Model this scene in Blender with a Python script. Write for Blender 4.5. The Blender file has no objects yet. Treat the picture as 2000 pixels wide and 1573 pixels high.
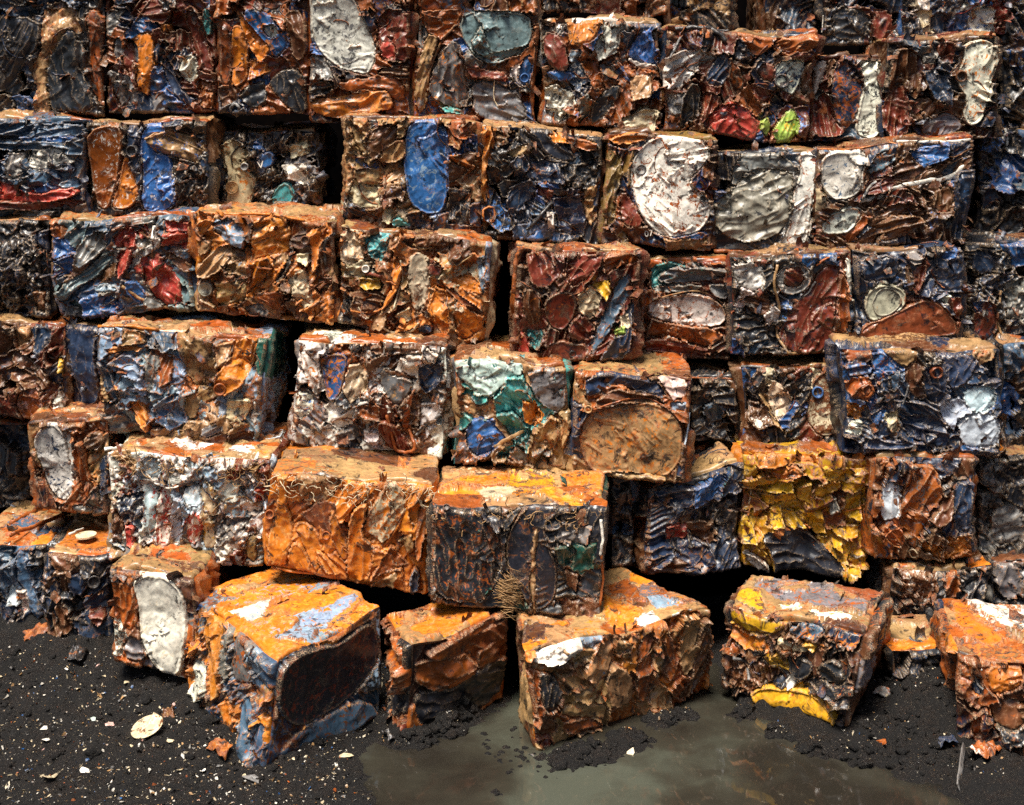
import bpy, math, random
import numpy as np
from mathutils import Vector

# ------------------------------------------------------------------ camera, world, sun, exposure
scene = bpy.context.scene
FPX, HORX, HORY, CAMZ = 2970.0, 1000.0, 100.0, 3.57      # focal length and horizon in photo pixels, eye height in metres
camd = bpy.data.cameras.new("camera"); cam = bpy.data.objects.new("camera", camd)
scene.collection.objects.link(cam); scene.camera = cam
cam.location = (0, 0, CAMZ); cam.rotation_euler = (math.radians(90), 0, 0)
camd.sensor_width = 36.0; camd.lens = 36.0 * FPX / 2000.0
camd.shift_y = -(786.5 - HORY) / 2000.0                    # view camera with a lowered lens
camd.clip_end = 500

world = bpy.data.worlds.new("World"); scene.world = world; world.use_nodes = True
SUN_EL, SUN_AZ = math.radians(68), math.radians(209)       # azimuth clockwise from +Y (the wall lies towards +Y)
wn = world.node_tree.nodes; wl = world.node_tree.links
sky = wn.new("ShaderNodeTexSky"); sky.sky_type = 'NISHITA'; sky.sun_disc = False
sky.sun_elevation = SUN_EL; sky.sun_rotation = SUN_AZ; sky.dust_density = 4.0; sky.air_density = 1.0
wn["Background"].inputs["Strength"].default_value = 0.05
wl.new(sky.outputs[0], wn["Background"].inputs["Color"])
sund = bpy.data.lights.new("sun", 'SUN'); sun = bpy.data.objects.new("sun", sund)
scene.collection.objects.link(sun)
sund.energy = 4.6; sund.angle = math.radians(22); sund.color = (1.0, 0.94, 0.85)
sd_ = Vector((math.sin(SUN_AZ) * math.cos(SUN_EL), math.cos(SUN_AZ) * math.cos(SUN_EL), math.sin(SUN_EL)))
sun.rotation_euler = sd_.to_track_quat('Z', 'Y').to_euler()
vs = scene.view_settings
vs.view_transform = 'Standard'; vs.look = 'None'; vs.gamma = 1.0; vs.use_curve_mapping = False; vs.exposure = 0.95
scene.cycles.use_denoising = False; scene.cycles.sample_clamp_indirect = 2.0; scene.cycles.caustics_reflective = False; scene.cycles.max_bounces = 4; scene.cycles.diffuse_bounces = 2; scene.cycles.glossy_bounces = 2; scene.cycles.adaptive_threshold = .025

# ------------------------------------------------------------------ small helpers
rng = np.random.default_rng(11)
COL = scene.collection
def unproj(x, y, d):                                       # photo pixel at distance d -> world point
    return np.array([(x - HORX) * d / FPX, d, CAMZ - (y - HORY) * d / FPX])
def unproj_z(x, y, z):                                     # photo pixel on the level z -> world point
    return unproj(x, y, FPX * (CAMZ - z) / (y - HORY))
def proj(P):
    d = P[..., 1]
    return np.stack([HORX + P[..., 0] * FPX / d, HORY + (CAMZ - P[..., 2]) * FPX / d], -1)

_perm = np.random.default_rng(5).permutation(256); _perm = np.concatenate([_perm, _perm, _perm])
_ang = np.random.default_rng(6).uniform(0, 2 * np.pi, 256); _gx = np.cos(_ang); _gy = np.sin(_ang)
def gn(x, y, seed=0):                                      # gradient noise, about -0.7..0.7
    xi = np.floor(x).astype(np.int64); yi = np.floor(y).astype(np.int64)
    xf = x - xi; yf = y - yi; u = xf * xf * xf * (xf * (xf * 6 - 15) + 10); v = yf * yf * yf * (yf * (yf * 6 - 15) + 10)
    xa = (xi + seed * 37) & 255; ya = (yi + seed * 17) & 255; xb = (xa + 1) & 255; yb = (ya + 1) & 255
    def g(a, b, fx, fy):
        k = _perm[_perm[a] + b] & 255
        return _gx[k] * fx + _gy[k] * fy
    n00 = g(xa, ya, xf, yf); n10 = g(xb, ya, xf - 1, yf); n01 = g(xa, yb, xf, yf - 1); n11 = g(xb, yb, xf - 1, yf - 1)
    a = n00 + u * (n10 - n00); b = n01 + u * (n11 - n01)
    return a + v * (b - a)
def sstep(a, b, x):
    t = np.clip((x - a) / (b - a), 0, 1); return t * t * (3 - 2 * t)
def chaikin(p, n=2):
    p = np.asarray(p, float)
    for _ in range(n):
        q = np.roll(p, -1, 0); p = np.stack([p * .75 + q * .25, p * .25 + q * .75], 1).reshape(-1, 2)
    return p
def poly_sdf(pts, poly):                                   # signed distance, negative inside
    d2 = np.full(len(pts), 1e18); ins = np.zeros(len(pts), bool)
    x, y = pts[:, 0], pts[:, 1]
    for i in range(len(poly)):
        a = poly[i]; b = poly[(i + 1) % len(poly)]; e = b - a
        wx, wy = x - a[0], y - a[1]
        t = np.clip((wx * e[0] + wy * e[1]) / (e @ e + 1e-9), 0, 1)
        d2 = np.minimum(d2, (wx - e[0] * t) ** 2 + (wy - e[1] * t) ** 2)
        c = ((a[1] > y) != (b[1] > y))
        if c.any():
            ins ^= c & (x < (b[0] - a[0]) * (y - a[1]) / (b[1] - a[1] + 1e-12) + a[0])
    d = np.sqrt(d2); return np.where(ins, -d, d)

def mesh_obj(name, V, F, mat, parent=None, attrs=None, smooth=True):
    V = np.asarray(V, np.float32); me = bpy.data.meshes.new(name)
    if isinstance(F, np.ndarray):
        n, k = F.shape
        me.vertices.add(len(V)); me.vertices.foreach_set("co", V.ravel())
        me.loops.add(n * k); me.loops.foreach_set("vertex_index", F.astype(np.int32).ravel())
        me.polygons.add(n); me.polygons.foreach_set("loop_start", np.arange(0, n * k, k, dtype=np.int32))
        me.update(calc_edges=True)
    else:
        me.from_pydata(V.tolist(), [], F)
    if smooth: me.shade_smooth()
    for k, A in (attrs or {}).items():
        A = np.asarray(A, np.float32)
        if A.ndim == 1: A = np.tile(A, (len(V), 1))
        if A.shape[1] == 3: A = np.concatenate([A, np.ones((len(A), 1), np.float32)], 1)
        at = me.attributes.new(k, 'FLOAT_COLOR', 'POINT'); at.data.foreach_set("color", A.ravel())
    me.materials.append(mat)
    o = bpy.data.objects.new(name, me); COL.objects.link(o)
    if parent is not None: o.parent = parent
    return o
def empty(name, loc):
    o = bpy.data.objects.new(name, None); COL.objects.link(o); o.location = loc; o.empty_display_size = .1; return o
def tag(o, label=None, cat=None, group=None, kind=None):
    if label: o["label"] = label
    if cat: o["category"] = cat
    if group: o["group"] = group
    if kind: o["kind"] = kind
    return o
def tube_mesh(P, r, seg=7, closed=False, flat=1.0, up=None):
    P = np.asarray(P, float); n = len(P)
    T = (np.roll(P, -1, 0) - np.roll(P, 1, 0)) if closed else np.gradient(P, axis=0)
    T /= np.linalg.norm(T, axis=1)[:, None] + 1e-9
    ref = np.array([0, 1, 0.001]) if up is None else up
    A = np.cross(T, ref); A /= np.linalg.norm(A, axis=1)[:, None] + 1e-9; Bn = np.cross(A, T)
    r = np.broadcast_to(np.asarray(r, float), (n,))
    th = np.linspace(0, 2 * np.pi, seg, endpoint=False)
    V = P[:, None] + r[:, None, None] * (A[:, None] * np.cos(th)[None, :, None] + flat * Bn[:, None] * np.sin(th)[None, :, None])
    V = V.reshape(-1, 3); F = []
    for i in range(n if closed else n - 1):
        j = (i + 1) % n
        for k in range(seg):
            k2 = (k + 1) % seg; F.append((i * seg + k, i * seg + k2, j * seg + k2, j * seg + k))
    if not closed:
        F.append(tuple(range(seg))[::-1]); F.append(tuple((n - 1) * seg + k for k in range(seg)))
    return V, F
def smooth_line(P, m=6):                                   # Catmull-Rom
    P = np.asarray(P, float); Q = np.vstack([2 * P[0] - P[1], P, 2 * P[-1] - P[-2]]); out = []
    for i in range(1, len(Q) - 2):
        for t in np.linspace(0, 1, m, endpoint=False):
            a, b, c, d = Q[i - 1], Q[i], Q[i + 1], Q[i + 2]
            out.append(.5 * (2 * b + (c - a) * t + (2 * a - 5 * b + 4 * c - d) * t * t + (3 * b - a - 3 * c + d) * t ** 3))
    out.append(P[-1]); return np.array(out)

# ------------------------------------------------------------------ materials (all procedural)
class NT:
    def __init__(s, name):
        s.m = bpy.data.materials.new(name); s.m.use_nodes = True; s.t = s.m.node_tree
        s.n = s.t.nodes; s.bsdf = s.n["Principled BSDF"]
    def node(s, typ, **kw):
        n = s.n.new(typ)
        for k, v in kw.items(): setattr(n, k, v)
        return n
    def link(s, a, b): s.t.links.new(a, b)
    def val(s, sock, v):
        if hasattr(v, "links") or isinstance(v, bpy.types.NodeSocket): s.link(v, sock)
        else: sock.default_value = v
    def math(s, op, a, b=0.0, c=0.0, clamp=False):
        n = s.node("ShaderNodeMath", operation=op, use_clamp=clamp)
        for i, v in enumerate((a, b, c)): s.val(n.inputs[i], v)
        return n.outputs[0]
    def noise(s, vec, scale, detail=4.0, rough=.6, dist=0.0):
        n = s.node("ShaderNodeTexNoise"); s.link(vec, n.inputs["Vector"])
        n.inputs["Scale"].default_value = scale; n.inputs["Detail"].default_value = detail
        n.inputs["Roughness"].default_value = rough; n.inputs["Distortion"].default_value = dist
        return n.outputs["Fac"]
    def mix(s, f, a, b, blend='MIX'):
        n = s.node("ShaderNodeMix", data_type='RGBA', blend_type=blend)
        s.val(n.inputs[0], f); s.val(n.inputs[6], a); s.val(n.inputs[7], b); return n.outputs[2]
    def ramp(s, f, stops):
        n = s.node("ShaderNodeValToRGB"); r = n.color_ramp
        while len(r.elements) < len(stops): r.elements.new(.5)
        for e, (p, c) in zip(r.elements, stops): e.position = p; e.color = (*c, 1)
        s.link(f, n.inputs[0]); return n.outputs[0]
    def attr(s, name):
        n = s.node("ShaderNodeAttribute", attribute_name=name); return n
    def shifted(s, vec, off, scl=(1, 1, 1)):
        n = s.node("ShaderNodeMapping"); s.link(vec, n.inputs[0]); n.inputs[1].default_value = off; n.inputs[3].default_value = scl
        return n.outputs[0]

def make_metal():
    k = NT("crushed_metal"); M = k.math
    pos = k.node("ShaderNodeNewGeometry").outputs["Position"]
    pnode = k.attr("paint"); paint = pnode.outputs["Color"]; paint2 = k.attr("paint2").outputs["Color"]
    w = k.attr("wear"); sep = k.node("ShaderNodeSeparateColor"); k.link(w.outputs["Color"], sep.inputs[0])
    rust, mott, hue, edge = sep.outputs[0], sep.outputs[1], sep.outputs[2], w.outputs["Alpha"]
    n_big = k.noise(k.shifted(pos, (0, 0, 0), (1, 1, .55)), 8, 3, .65, .5); n_mid = k.noise(k.shifted(pos, (3, 7, 1)), 30, 4, .62, .8); n_fine = k.noise(k.shifted(pos, (9, 2, 5)), 170, 2, .6)
    n_flake = k.noise(k.shifted(pos, (31, 17, 8)), 18, 5, .75, 1.0)
    vn = k.node("ShaderNodeTexVoronoi"); k.link(pos, vn.inputs["Vector"]); vn.inputs["Scale"].default_value = 19
    ridge = vn.outputs["Distance"]; crease = M('MULTIPLY', M('SUBTRACT', ridge, .62), 5.0, clamp=True)
    mid_c = M('MULTIPLY_ADD', M('SUBTRACT', n_mid, .5), 3.0, .5, clamp=True)
    # second colour: flakes of the other paint
    fm = M('ADD', M('MULTIPLY', n_flake, .75), M('MULTIPLY', n_mid, .25))
    fmask = M('MULTIPLY', M('SUBTRACT', fm, M('MULTIPLY_ADD', mott, -.36, .70)), 30, clamp=True)
    col = k.mix(fmask, paint, paint2)
    vari = M('MULTIPLY_ADD', mid_c, .55, M('MULTIPLY_ADD', n_big, 1.3, .06))
    col = k.mix(1.0, col, k.mix(1.0, (1, 1, 1, 1), vari, 'MULTIPLY'), 'MULTIPLY')
    # rust, eating in from the creases
    rm = M('ADD', M('ADD', M('MULTIPLY', n_big, .45), M('MULTIPLY', n_mid, .55)), M('ADD', M('MULTIPLY', edge, .12), M('MULTIPLY', crease, .10)))
    rmask = M('MULTIPLY', M('SUBTRACT', rm, M('MULTIPLY_ADD', rust, -.42, .72)), 9, clamp=True)
    rf = M('ADD', M('MULTIPLY', n_fine, .22), M('ADD', M('MULTIPLY', mid_c, .42), M('MULTIPLY_ADD', hue, .70, -.22)), clamp=True)
    rcol = k.ramp(rf, [(0.0, (.012, .006, .005)), (.28, (.050, .013, .007)), (.52, (.19, .046, .009)), (.74, (.47, .135, .013)), (1.0, (.64, .30, .07))])
    col = k.mix(rmask, col, rcol)
    # black tar and soot blotches with their own shape
    tar = M('MULTIPLY', M('SUBTRACT', k.noise(k.shifted(pos, (11, 41, 3)), 11, 4, .8, .6), .555), 14, clamp=True)
    col = k.mix(M('MULTIPLY', tar, .88), col, (.008, .008, .011, 1))
    # pale scuffs on the crease tops
    scuff = M('MULTIPLY', M('MAXIMUM', edge, M('MULTIPLY', crease, .35)), M('MULTIPLY', M('SUBTRACT', n_fine, .47), 8, clamp=True), clamp=True)
    col = k.mix(M('MULTIPLY', scuff, .60), col, (.52, .36, .21, 1))
    k.link(col, k.bsdf.inputs["Base Color"])
    rough = M('ADD', M('MULTIPLY_ADD', rmask, .30, .25), M('MULTIPLY', mid_c, .22))
    k.link(rough, k.bsdf.inputs["Roughness"]); k.bsdf.inputs["Specular IOR Level"].default_value = .40
    bh = M('ADD', M('MULTIPLY', ridge, 1.0), M('MULTIPLY', n_fine, .16))
    b = k.node("ShaderNodeBump"); k.link(pnode.outputs["Alpha"], b.inputs["Strength"]); b.inputs["Distance"].default_value = .0105
    k.link(bh, b.inputs["Height"]); k.link(b.outputs[0], k.bsdf.inputs["Normal"])
    return k.m
METAL = make_metal()

def make_soil():
    k = NT("black_soil"); M = k.math; pos = k.node("ShaderNodeNewGeometry").outputs["Position"]
    a = k.noise(pos, 9, 6, .7); b = k.noise(pos, 70, 6, .75); c = k.noise(k.shifted(pos, (4, 4, 4)), 260, 2, .5)
    col = k.ramp(M('ADD', M('MULTIPLY', a, .45), M('MULTIPLY', b, .55)), [(.3, (.0016, .0014, .0015)), (.5, (.0055, .0044, .0038)), (.60, (.018, .0125, .0095)), (.8, (.06, .043, .030))])
    spk = M('MULTIPLY', M('SUBTRACT', c, .69), 18, clamp=True)
    col = k.mix(spk, col, (.33, .27, .19, 1))
    k.link(col, k.bsdf.inputs["Base Color"])
    k.link(M('MULTIPLY_ADD', a, -1.1, 1.1), k.bsdf.inputs["Roughness"]); k.bsdf.inputs["Specular IOR Level"].default_value = .3
    bp = k.node("ShaderNodeBump"); bp.inputs["Strength"].default_value = .9; bp.inputs["Distance"].default_value = .02
    k.link(b, bp.inputs["Height"]); k.link(bp.outputs[0], k.bsdf.inputs["Normal"])
    return k.m
SOIL = make_soil()
def make_water():
    k = NT("muddy_water"); M = k.math; pos = k.node("ShaderNodeNewGeometry").outputs["Position"]
    a = k.noise(pos, 1.1, 3, .5, .5); b = k.noise(k.shifted(pos, (8, 1, 2)), 5, 4, .6, .5)
    sx = k.node("ShaderNodeSeparateXYZ"); k.link(pos, sx.inputs[0]); silt = M('MULTIPLY_ADD', M('ABSOLUTE', M('SUBTRACT', sx.outputs[0], .1)), -.085, .05)   # silt stirred up round the middle
    col = k.ramp(M('ADD', silt, M('ADD', M('MULTIPLY', a, .75), M('MULTIPLY', b, .25))), [(.38, (.019, .016, .012)), (.5, (.032, .029, .021)), (.64, (.062, .066, .049))])
    k.link(col, k.bsdf.inputs["Base Color"]); k.bsdf.inputs["Roughness"].default_value = .03; k.bsdf.inputs["IOR"].default_value = 1.4
    k.link(M('MULTIPLY_ADD', k.attr("depth").outputs["Fac"], .60, .34), k.bsdf.inputs["Alpha"])
    bp = k.node("ShaderNodeBump"); bp.inputs["Strength"].default_value = .03; bp.inputs["Distance"].default_value = .01
    k.link(k.noise(pos, 9, 2), bp.inputs["Height"]); k.link(bp.outputs[0], k.bsdf.inputs["Normal"])
    return k.m
WATER = make_water()
def make_shade_black():  # shade of the gaps put into a near-black colour
    k = NT("shade_black"); pos = k.node("ShaderNodeNewGeometry").outputs["Position"]
    k.link(k.ramp(k.noise(pos, 6, 8, .7), [(.35, (.0008, .0008, .001)), (.6, (.002, .0015, .0014)), (.8, (.006, .003, .002))]), k.bsdf.inputs["Base Color"])
    k.bsdf.inputs["Roughness"].default_value = 1.0; k.bsdf.inputs["Specular IOR Level"].default_value = 0.0; return k.m
SHADE_BLACK = make_shade_black()

# linear base colours of the paints, rusts and plastics
PAL = dict(O=(.56, .165, .013), X=(.30, .070, .010), Y=(.56, .29, .014), W=(.68, .63, .54), C=(.58, .47, .30), T=(.33, .190, .080), B=(.115, .042, .016),
           M=(.15, .026, .012), R=(.40, .045, .030), U=(.024, .100, .27), L=(.20, .28, .36), G=(.15, .145, .14), K=(.014, .0155, .020), N=(.016, .030, .062),
           E=(.06, .30, .29), J=(.012, .07, .055), V=(.27, .38, .06), P=(.60, .37, .32), S=(.34, .41, .36), D=(.12, .185, .19), H=(.055, .10, .16),
           Q=(.20, .12, .03), A=(.50, .57, .62), F=(.30, .28, .21), I=(.24, .055, .018))
CNAME = dict(O="orange rusted", X="brown rusted", Y="yellow", W="white", C="cream", T="tan", B="brown", M="maroon", R="red", U="blue", L="pale blue", G="grey",
             K="black", N="dark navy", E="teal", J="dark green", V="lime green", P="pink", S="mint", D="grey green", H="slate blue", Q="olive", A="bluish white", F="beige", I="brick red")
REG = {r + c: (x, y) for r, y in (("A", 0), ("B", 400), ("C", 800), ("D", 1120)) for c, x in (("0", 0), ("1", 650), ("2", 1300))}
# ------------------------------------------------------------------ the bale builder
def parse(text):
    """lines: region kind colours points ... ; returns dict face -> list, and extras"""
    polys = {"F": [], "T": [], "L": [], "R": []}; extras = []
    reg = "S"
    for item in text.replace("\n", ";").split(";"):
        t = item.split()
        if not t: continue
        if t[0] in REG or t[0] == "S": reg = t[0]; t = t[1:]
        if not t: continue
        def P(s):
            x, y = map(float, s.split(","))
            if reg == "S": return (x, y)
            ox, oy = REG[reg]; return (ox + x * .35, oy + y * .35)
        if t[0] in ("bung", "tube", "ring", "strap", "disc", "text"):
            sc = 1.0 if reg == "S" else .35
            pp = t[3:] if t[0] != "text" else t[3:4]; extras.append((t[0], t[1], float(t[2]) * sc, [P(s) for s in pp], t[4] if t[0] == "text" else "")); continue
        face, kind = ("F", t[0]) if len(t[0]) == 1 else (t[0][0], t[0][1])
        polys[face].append((kind, t[1], [P(s) for s in t[2:]]))
    return polys, extras

def clean_ids(ID, small=26):
    """connected pieces of the quad grid; tiny ones join a neighbour"""
    ny, nx = ID.shape
    for _ in range(4):
        lab = np.arange(ny * nx).reshape(ny, nx)
        while True:
            old = lab
            lab = lab.copy()
            m = ID[:, 1:] == ID[:, :-1]
            mn = np.minimum(lab[:, 1:], lab[:, :-1])
            lab[:, 1:] = np.where(m, mn, lab[:, 1:]); lab[:, :-1] = np.where(m, np.minimum(lab[:, :-1], mn), lab[:, :-1])
            m = ID[1:] == ID[:-1]; mn = np.minimum(lab[1:], lab[:-1])
            lab[1:] = np.where(m, mn, lab[1:]); lab[:-1] = np.where(m, np.minimum(lab[:-1], mn), lab[:-1])
            flat = lab.ravel(); lab = flat[flat].reshape(ny, nx)
            if (lab == old).all(): break
        cnt = np.bincount(lab.ravel(), minlength=ny * nx)[lab]
        bad = cnt < small
        if not bad.any(): break
        best = ID.copy(); bc = np.where(bad, 0, cnt); done = np.zeros_like(bad)
        for dy, dx in ((0, 1), (0, -1), (1, 0), (-1, 0)):
            sID = np.roll(ID, (dy, dx), (0, 1)); sC = np.roll(bc, (dy, dx), (0, 1))
            ok = bad & (sC > 0) & ~done; best[ok] = sID[ok]; done |= ok
        ID = best
    return ID, lab

KIND = dict(  # offset  global  fold   facet  small  dome  edge   ew    rim   slope stretch bump
    s=(.009, 1.00, .007, .0130, .0028, .000, .014, .0045, .0035, .20, .50, .34),
    p=(.012, 0.32, .011, .0040, .0008, .006, .018, .0060, .0020, .05, .35, .20),
    l=(.020, 0.12, .0012, .0016, .0004, .001, .020, .0050, .0060, .03, .80, .12),
    d=(.008, 0.50, .025, .0050, .0014, .001, .014, .0045, .0025, .14, .18, .24),
    k=(.000, 1.00, .008, .0150, .0075, .000, .012, .0045, .0010, .12, .85, .50))
_val = np.random.default_rng(9).uniform(-1, 1, 256)
def facets(x, y, seed=0):                                  # flat triangles between random heights: crumpled sheet
    sk = (x + y) * .3660254; x = x + sk; y = y + sk
    xi = np.floor(x).astype(np.int64); yi = np.floor(y).astype(np.int64); u = x - xi; v = y - yi
    xa = (xi + seed * 29) & 255; ya = (yi + seed * 13) & 255; xb = (xa + 1) & 255; yb = (ya + 1) & 255
    H = lambda a, b: _val[_perm[_perm[a] + b] & 255]
    up = u > v; mid = np.where(up, H(xb, ya), H(xa, yb)); hi = np.maximum(u, v); lo = np.minimum(u, v)
    return H(xa, ya) * (1 - hi) + mid * (hi - lo) + H(xb, yb) * lo

class Face: pass
def build_face(fc, polys, pal, kinds, rustlv, cs, prm, seed, amp=1.0):
    """heights, sheet ids and wear of one side of a bale. fc.uv in metres, fc.px in photo pixels, both (ny,nx,2)"""
    r = np.random.default_rng(seed)
    ny, nx = fc.uv.shape[:2]; uv = fc.uv.reshape(-1, 2); px = fc.px.reshape(-1, 2); n = len(uv)
    W, H0 = fc.size
    wx = gn(uv[:, 0] * 7 + seed, uv[:, 1] * 7, 1) + .5 * gn(uv[:, 0] * 17, uv[:, 1] * 17 + seed, 2)
    wy = gn(uv[:, 0] * 7, uv[:, 1] * 7 + seed, 3) + .5 * gn(uv[:, 0] * 17 + seed, uv[:, 1] * 17, 4)
    uw = uv + .026 * np.stack([wx, wy], 1)
    # random sheets
    nc = max(4, int(W * H0 / cs ** 2)); g = max(1, int(round(math.sqrt(nc * W / H0)))); gy = max(1, int(round(nc / g)))
    seeds = np.array([((i + .5 + r.uniform(-.42, .42)) / g * W, (j + .5 + r.uniform(-.42, .42)) / gy * H0) for i in range(g) for j in range(gy)]); nc = len(seeds)
    th = r.uniform(0, np.pi, nc); an = r.uniform(1.0, 1.75, nc)
    D = np.empty((nc, n), np.float32)
    hf = .006 * gn(uv[:, 0] * 38 + seed, uv[:, 1] * 38, 5) + .004 * facets(uv[:, 0] * 60, uv[:, 1] * 60 + seed, 6)   # ragged sheet edges
    for i in range(nc):
        dx, dy = (uw - seeds[i]).T; c, s_ = math.cos(th[i]), math.sin(th[i])
        D[i] = np.hypot((dx * c + dy * s_) / an[i], (-dx * s_ + dy * c) * an[i] ** .5)
    specs = []
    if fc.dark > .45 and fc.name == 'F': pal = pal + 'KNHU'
    for i in range(nc):
        specs.append((kinds[r.integers(len(kinds))], pal[r.integers(len(pal))] if r.uniform() < .62 else pal[0], pal[r.integers(len(pal))], r.uniform(.1, .6), np.clip(rustlv + r.uniform(-.3, .25), 0, 1)))
    for kind, cols, pts in polys:
        c2 = cols[1] if len(cols) > 1 else cols[0]; mo = int(cols[2]) / 9 if len(cols) > 2 else .25; ru = int(cols[3]) / 9 if len(cols) > 3 else rustlv * .7
        specs.append((kind, cols[0], c2, mo, ru))
    N = len(specs); S = fc.scale
    KP = np.array([KIND[s[0]] for s in specs]).T
    isl = np.array([s[0] == 'l' for s in specs]); hand = np.arange(N) >= nc
    off = np.where(hand, KP[0] + r.uniform(-.004, .008, N), np.where(r.uniform(0, 1, N) < .20, r.uniform(-.060, -.028, N), r.uniform(-.014, .012, N)))
    inv_px = np.linalg.lstsq(np.c_[px, np.ones(n)], uv, rcond=None)[0]                # photo pixels -> metres on this side
    cen = np.zeros((N, 2)); cen[:nc] = seeds; ph = r.uniform(0, np.pi, N)
    for i, (kind, cols, pts) in enumerate(polys):                     # folds run along a long sheet
        p = np.array(pts); cen[nc + i] = np.r_[p.mean(0), 1] @ inv_px; q = np.c_[p, np.ones(len(p))] @ inv_px; q = q - q.mean(0); ev, evec = np.linalg.eigh(q.T @ q)
        if ev[1] > 1.6 * ev[0]: ph[nc + i] = math.atan2(evec[1, 1], evec[0, 1]) + r.normal(0, .15)
    ridge = lambda x, y, k: 1 - 2.5 * np.abs(gn(x, y, k))
    # creases that run through the whole side of the block
    t0 = fc.bseed * 1.7; c0, s0 = math.cos(t0), math.sin(t0)
    gx = uv[:, 0] + .045 * wx; gy = uv[:, 1] + .045 * wy; ga = gx * c0 + gy * s0; gb = -gx * s0 + gy * c0
    G = .014 * ridge(ga * 4.2 + seed, gb * 7.0, 14) + .024 * facets(ga * 5.2 + seed, gb * 8.5, 4) + .010 * facets(ga * 13 + seed, gb * 18, 5)
    slope = np.stack([r.normal(0, 1, N), r.normal(0, 1, N)], 1) * KP[9][:, None]
    sz_, ox_, am_ = r.uniform(.75, 1.3, N), r.uniform(0, 200, N), r.uniform(.6, 1.4, N)
    rim_ = KP[8] * np.where(isl, 1, r.choice([0, 1, 2.2], N))
    def sheet(id_, sel, e):
        """height of sheet id_ (one per selected point) where it would lie if nothing covered it"""
        loc = uv[sel] + .012 * np.stack([wy[sel], wx[sel]], 1) - cen[id_]; wx_, wy_ = wx[sel], wy[sel]
        c, s_ = np.cos(ph[id_]), np.sin(ph[id_]); al = loc[:, 0] * c + loc[:, 1] * s_; ac = -loc[:, 0] * s_ + loc[:, 1] * c
        st = KP[10][id_]; sz = sz_[id_]; ox = ox_[id_]
        H = KP[1][id_] * G[sel] + off[id_] + np.clip((loc * slope[id_]).sum(1), -.03, .03)
        H += KP[2][id_] * am_[id_] * ridge(al * 14 * st * sz + ox + wx_ * .3, ac * 14 * sz + ox + wy_ * .2, 7)
        H += KP[3][id_] * (1.0 if fc.cell < .011 else .55) * facets(al * 19 * st * sz + ox + wx_ * .35, ac * 19 * sz + ox + wy_ * .35, 2)
        if fc.cell < .009: H += KP[4][id_] * facets(al * 46 * st * sz + ox, ac * 46 * sz + ox, 3)
        H += KP[5][id_] * (1 - np.exp(-e / .022)) - KP[6][id_] * .35 * np.exp(-(e / KP[7][id_]) ** 1.3)
        H += rim_[id_] * np.exp(-((e - np.where(isl[id_], .009, .005)) / np.where(isl[id_], .0055, .0045)) ** 2)
        return H
    near = np.argpartition(D, min(3, nc - 1), axis=0)[:3] if nc > 3 else np.tile(np.arange(nc)[:, None], (1, n))[:3]
    Dn = np.take_along_axis(D, near, 0); o = Dn.argsort(0); near = np.take_along_axis(near, o, 0); Dn = np.take_along_axis(Dn, o, 0)
    allp = np.arange(n); h = np.full(n, -1.0); ids = near[0].copy(); e = np.full(n, .05); lap_ = .034
    for c in range(len(near)):
        ec = lap_ - (Dn[c] - Dn[0]) * .5 + hf * 1.5 if c else np.full(n, lap_)
        sel = allp if c == 0 else np.flatnonzero(ec > 0)
        H = sheet(near[c][sel], sel, ec[sel]); up = H > h[sel]; k = sel[up]
        h[k] = H[up]; ids[k] = near[c][k]; e[k] = ec[k]
    for i, (kind, cols, pts) in enumerate(polys):
        sd = poly_sdf(px + .010 * S * np.stack([wx, wy], 1) * .8, chaikin(pts, 2) if kind == 'l' else chaikin(pts, 1) if kind in 'pd' else np.array(pts, float)) / S
        sd = sd + hf * (.45 if kind == 'l' else 1.0)
        sel = np.flatnonzero(sd < 0)
        if not len(sel): continue
        H = sheet(np.full(len(sel), nc + i), sel, -sd[sel])
        keep = {'l': .080, 'p': .065}.get(kind, .042)                 # how far others must stand proud to cover it
        prev = h[sel]; was = ids[sel] >= nc
        up = (H + keep > prev) | was; k = sel[up]; Hn = np.where(H[up] > prev[up] - .012, H[up], prev[up] - .012 + .5 * (H[up] - prev[up] + .012))
        h[k] = Hn; ids[k] = nc + i; e[k] = -sd[k]
    if fc.name == 'F':
        g0 = h.reshape(ny, nx); bl = g0
        for _ in range(3):
            p_ = np.pad(bl, 1, mode="edge"); bl = (p_[1:-1, 1:-1] * 2 + p_[2:, 1:-1] + p_[:-2, 1:-1] + p_[1:-1, 2:] + p_[1:-1, :-2]) / 6
        h = (g0 + .9 * np.clip(g0 - bl, -.010, .010)).ravel()
    h *= amp
    # the edges of the box are shared by the faces that meet there
    dist = np.minimum(np.minimum(uv[:, 0], W - uv[:, 0]), np.minimum(uv[:, 1], H0 - uv[:, 1]))
    q = prm.reshape(-1, 3)
    eh = .004 + .014 * facets(q[:, 0] * 9 + q[:, 2] * 7 + fc.bseed, q[:, 1] * 8 + q[:, 2] * 3, 7) + .008 * gn(q[:, 0] * 9 + q[:, 2] * 5 + seed * 0 + fc.bseed, q[:, 1] * 8 - q[:, 2] * 7, 12) + .006 * gn(q[:, 0] * 26 + q[:, 2] * 21 + fc.bseed, q[:, 1] * 24 + q[:, 2] * 13, 13)
    win = sstep(.0, .020, dist); h = eh + (h - eh) * win
    hg = h.reshape(ny, nx)
    lap = np.zeros_like(hg); lap[1:-1, 1:-1] = (4 * hg[1:-1, 1:-1] - hg[2:, 1:-1] - hg[:-2, 1:-1] - hg[1:-1, 2:] - hg[1:-1, :-2]) / fc.cell
    edge = sstep(.25, 1.1, np.clip(lap, 0, 2)).ravel(); edge = np.maximum(edge, .5 * np.exp(-((e - .005) / .004) ** 2) * (h > -.005))
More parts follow.
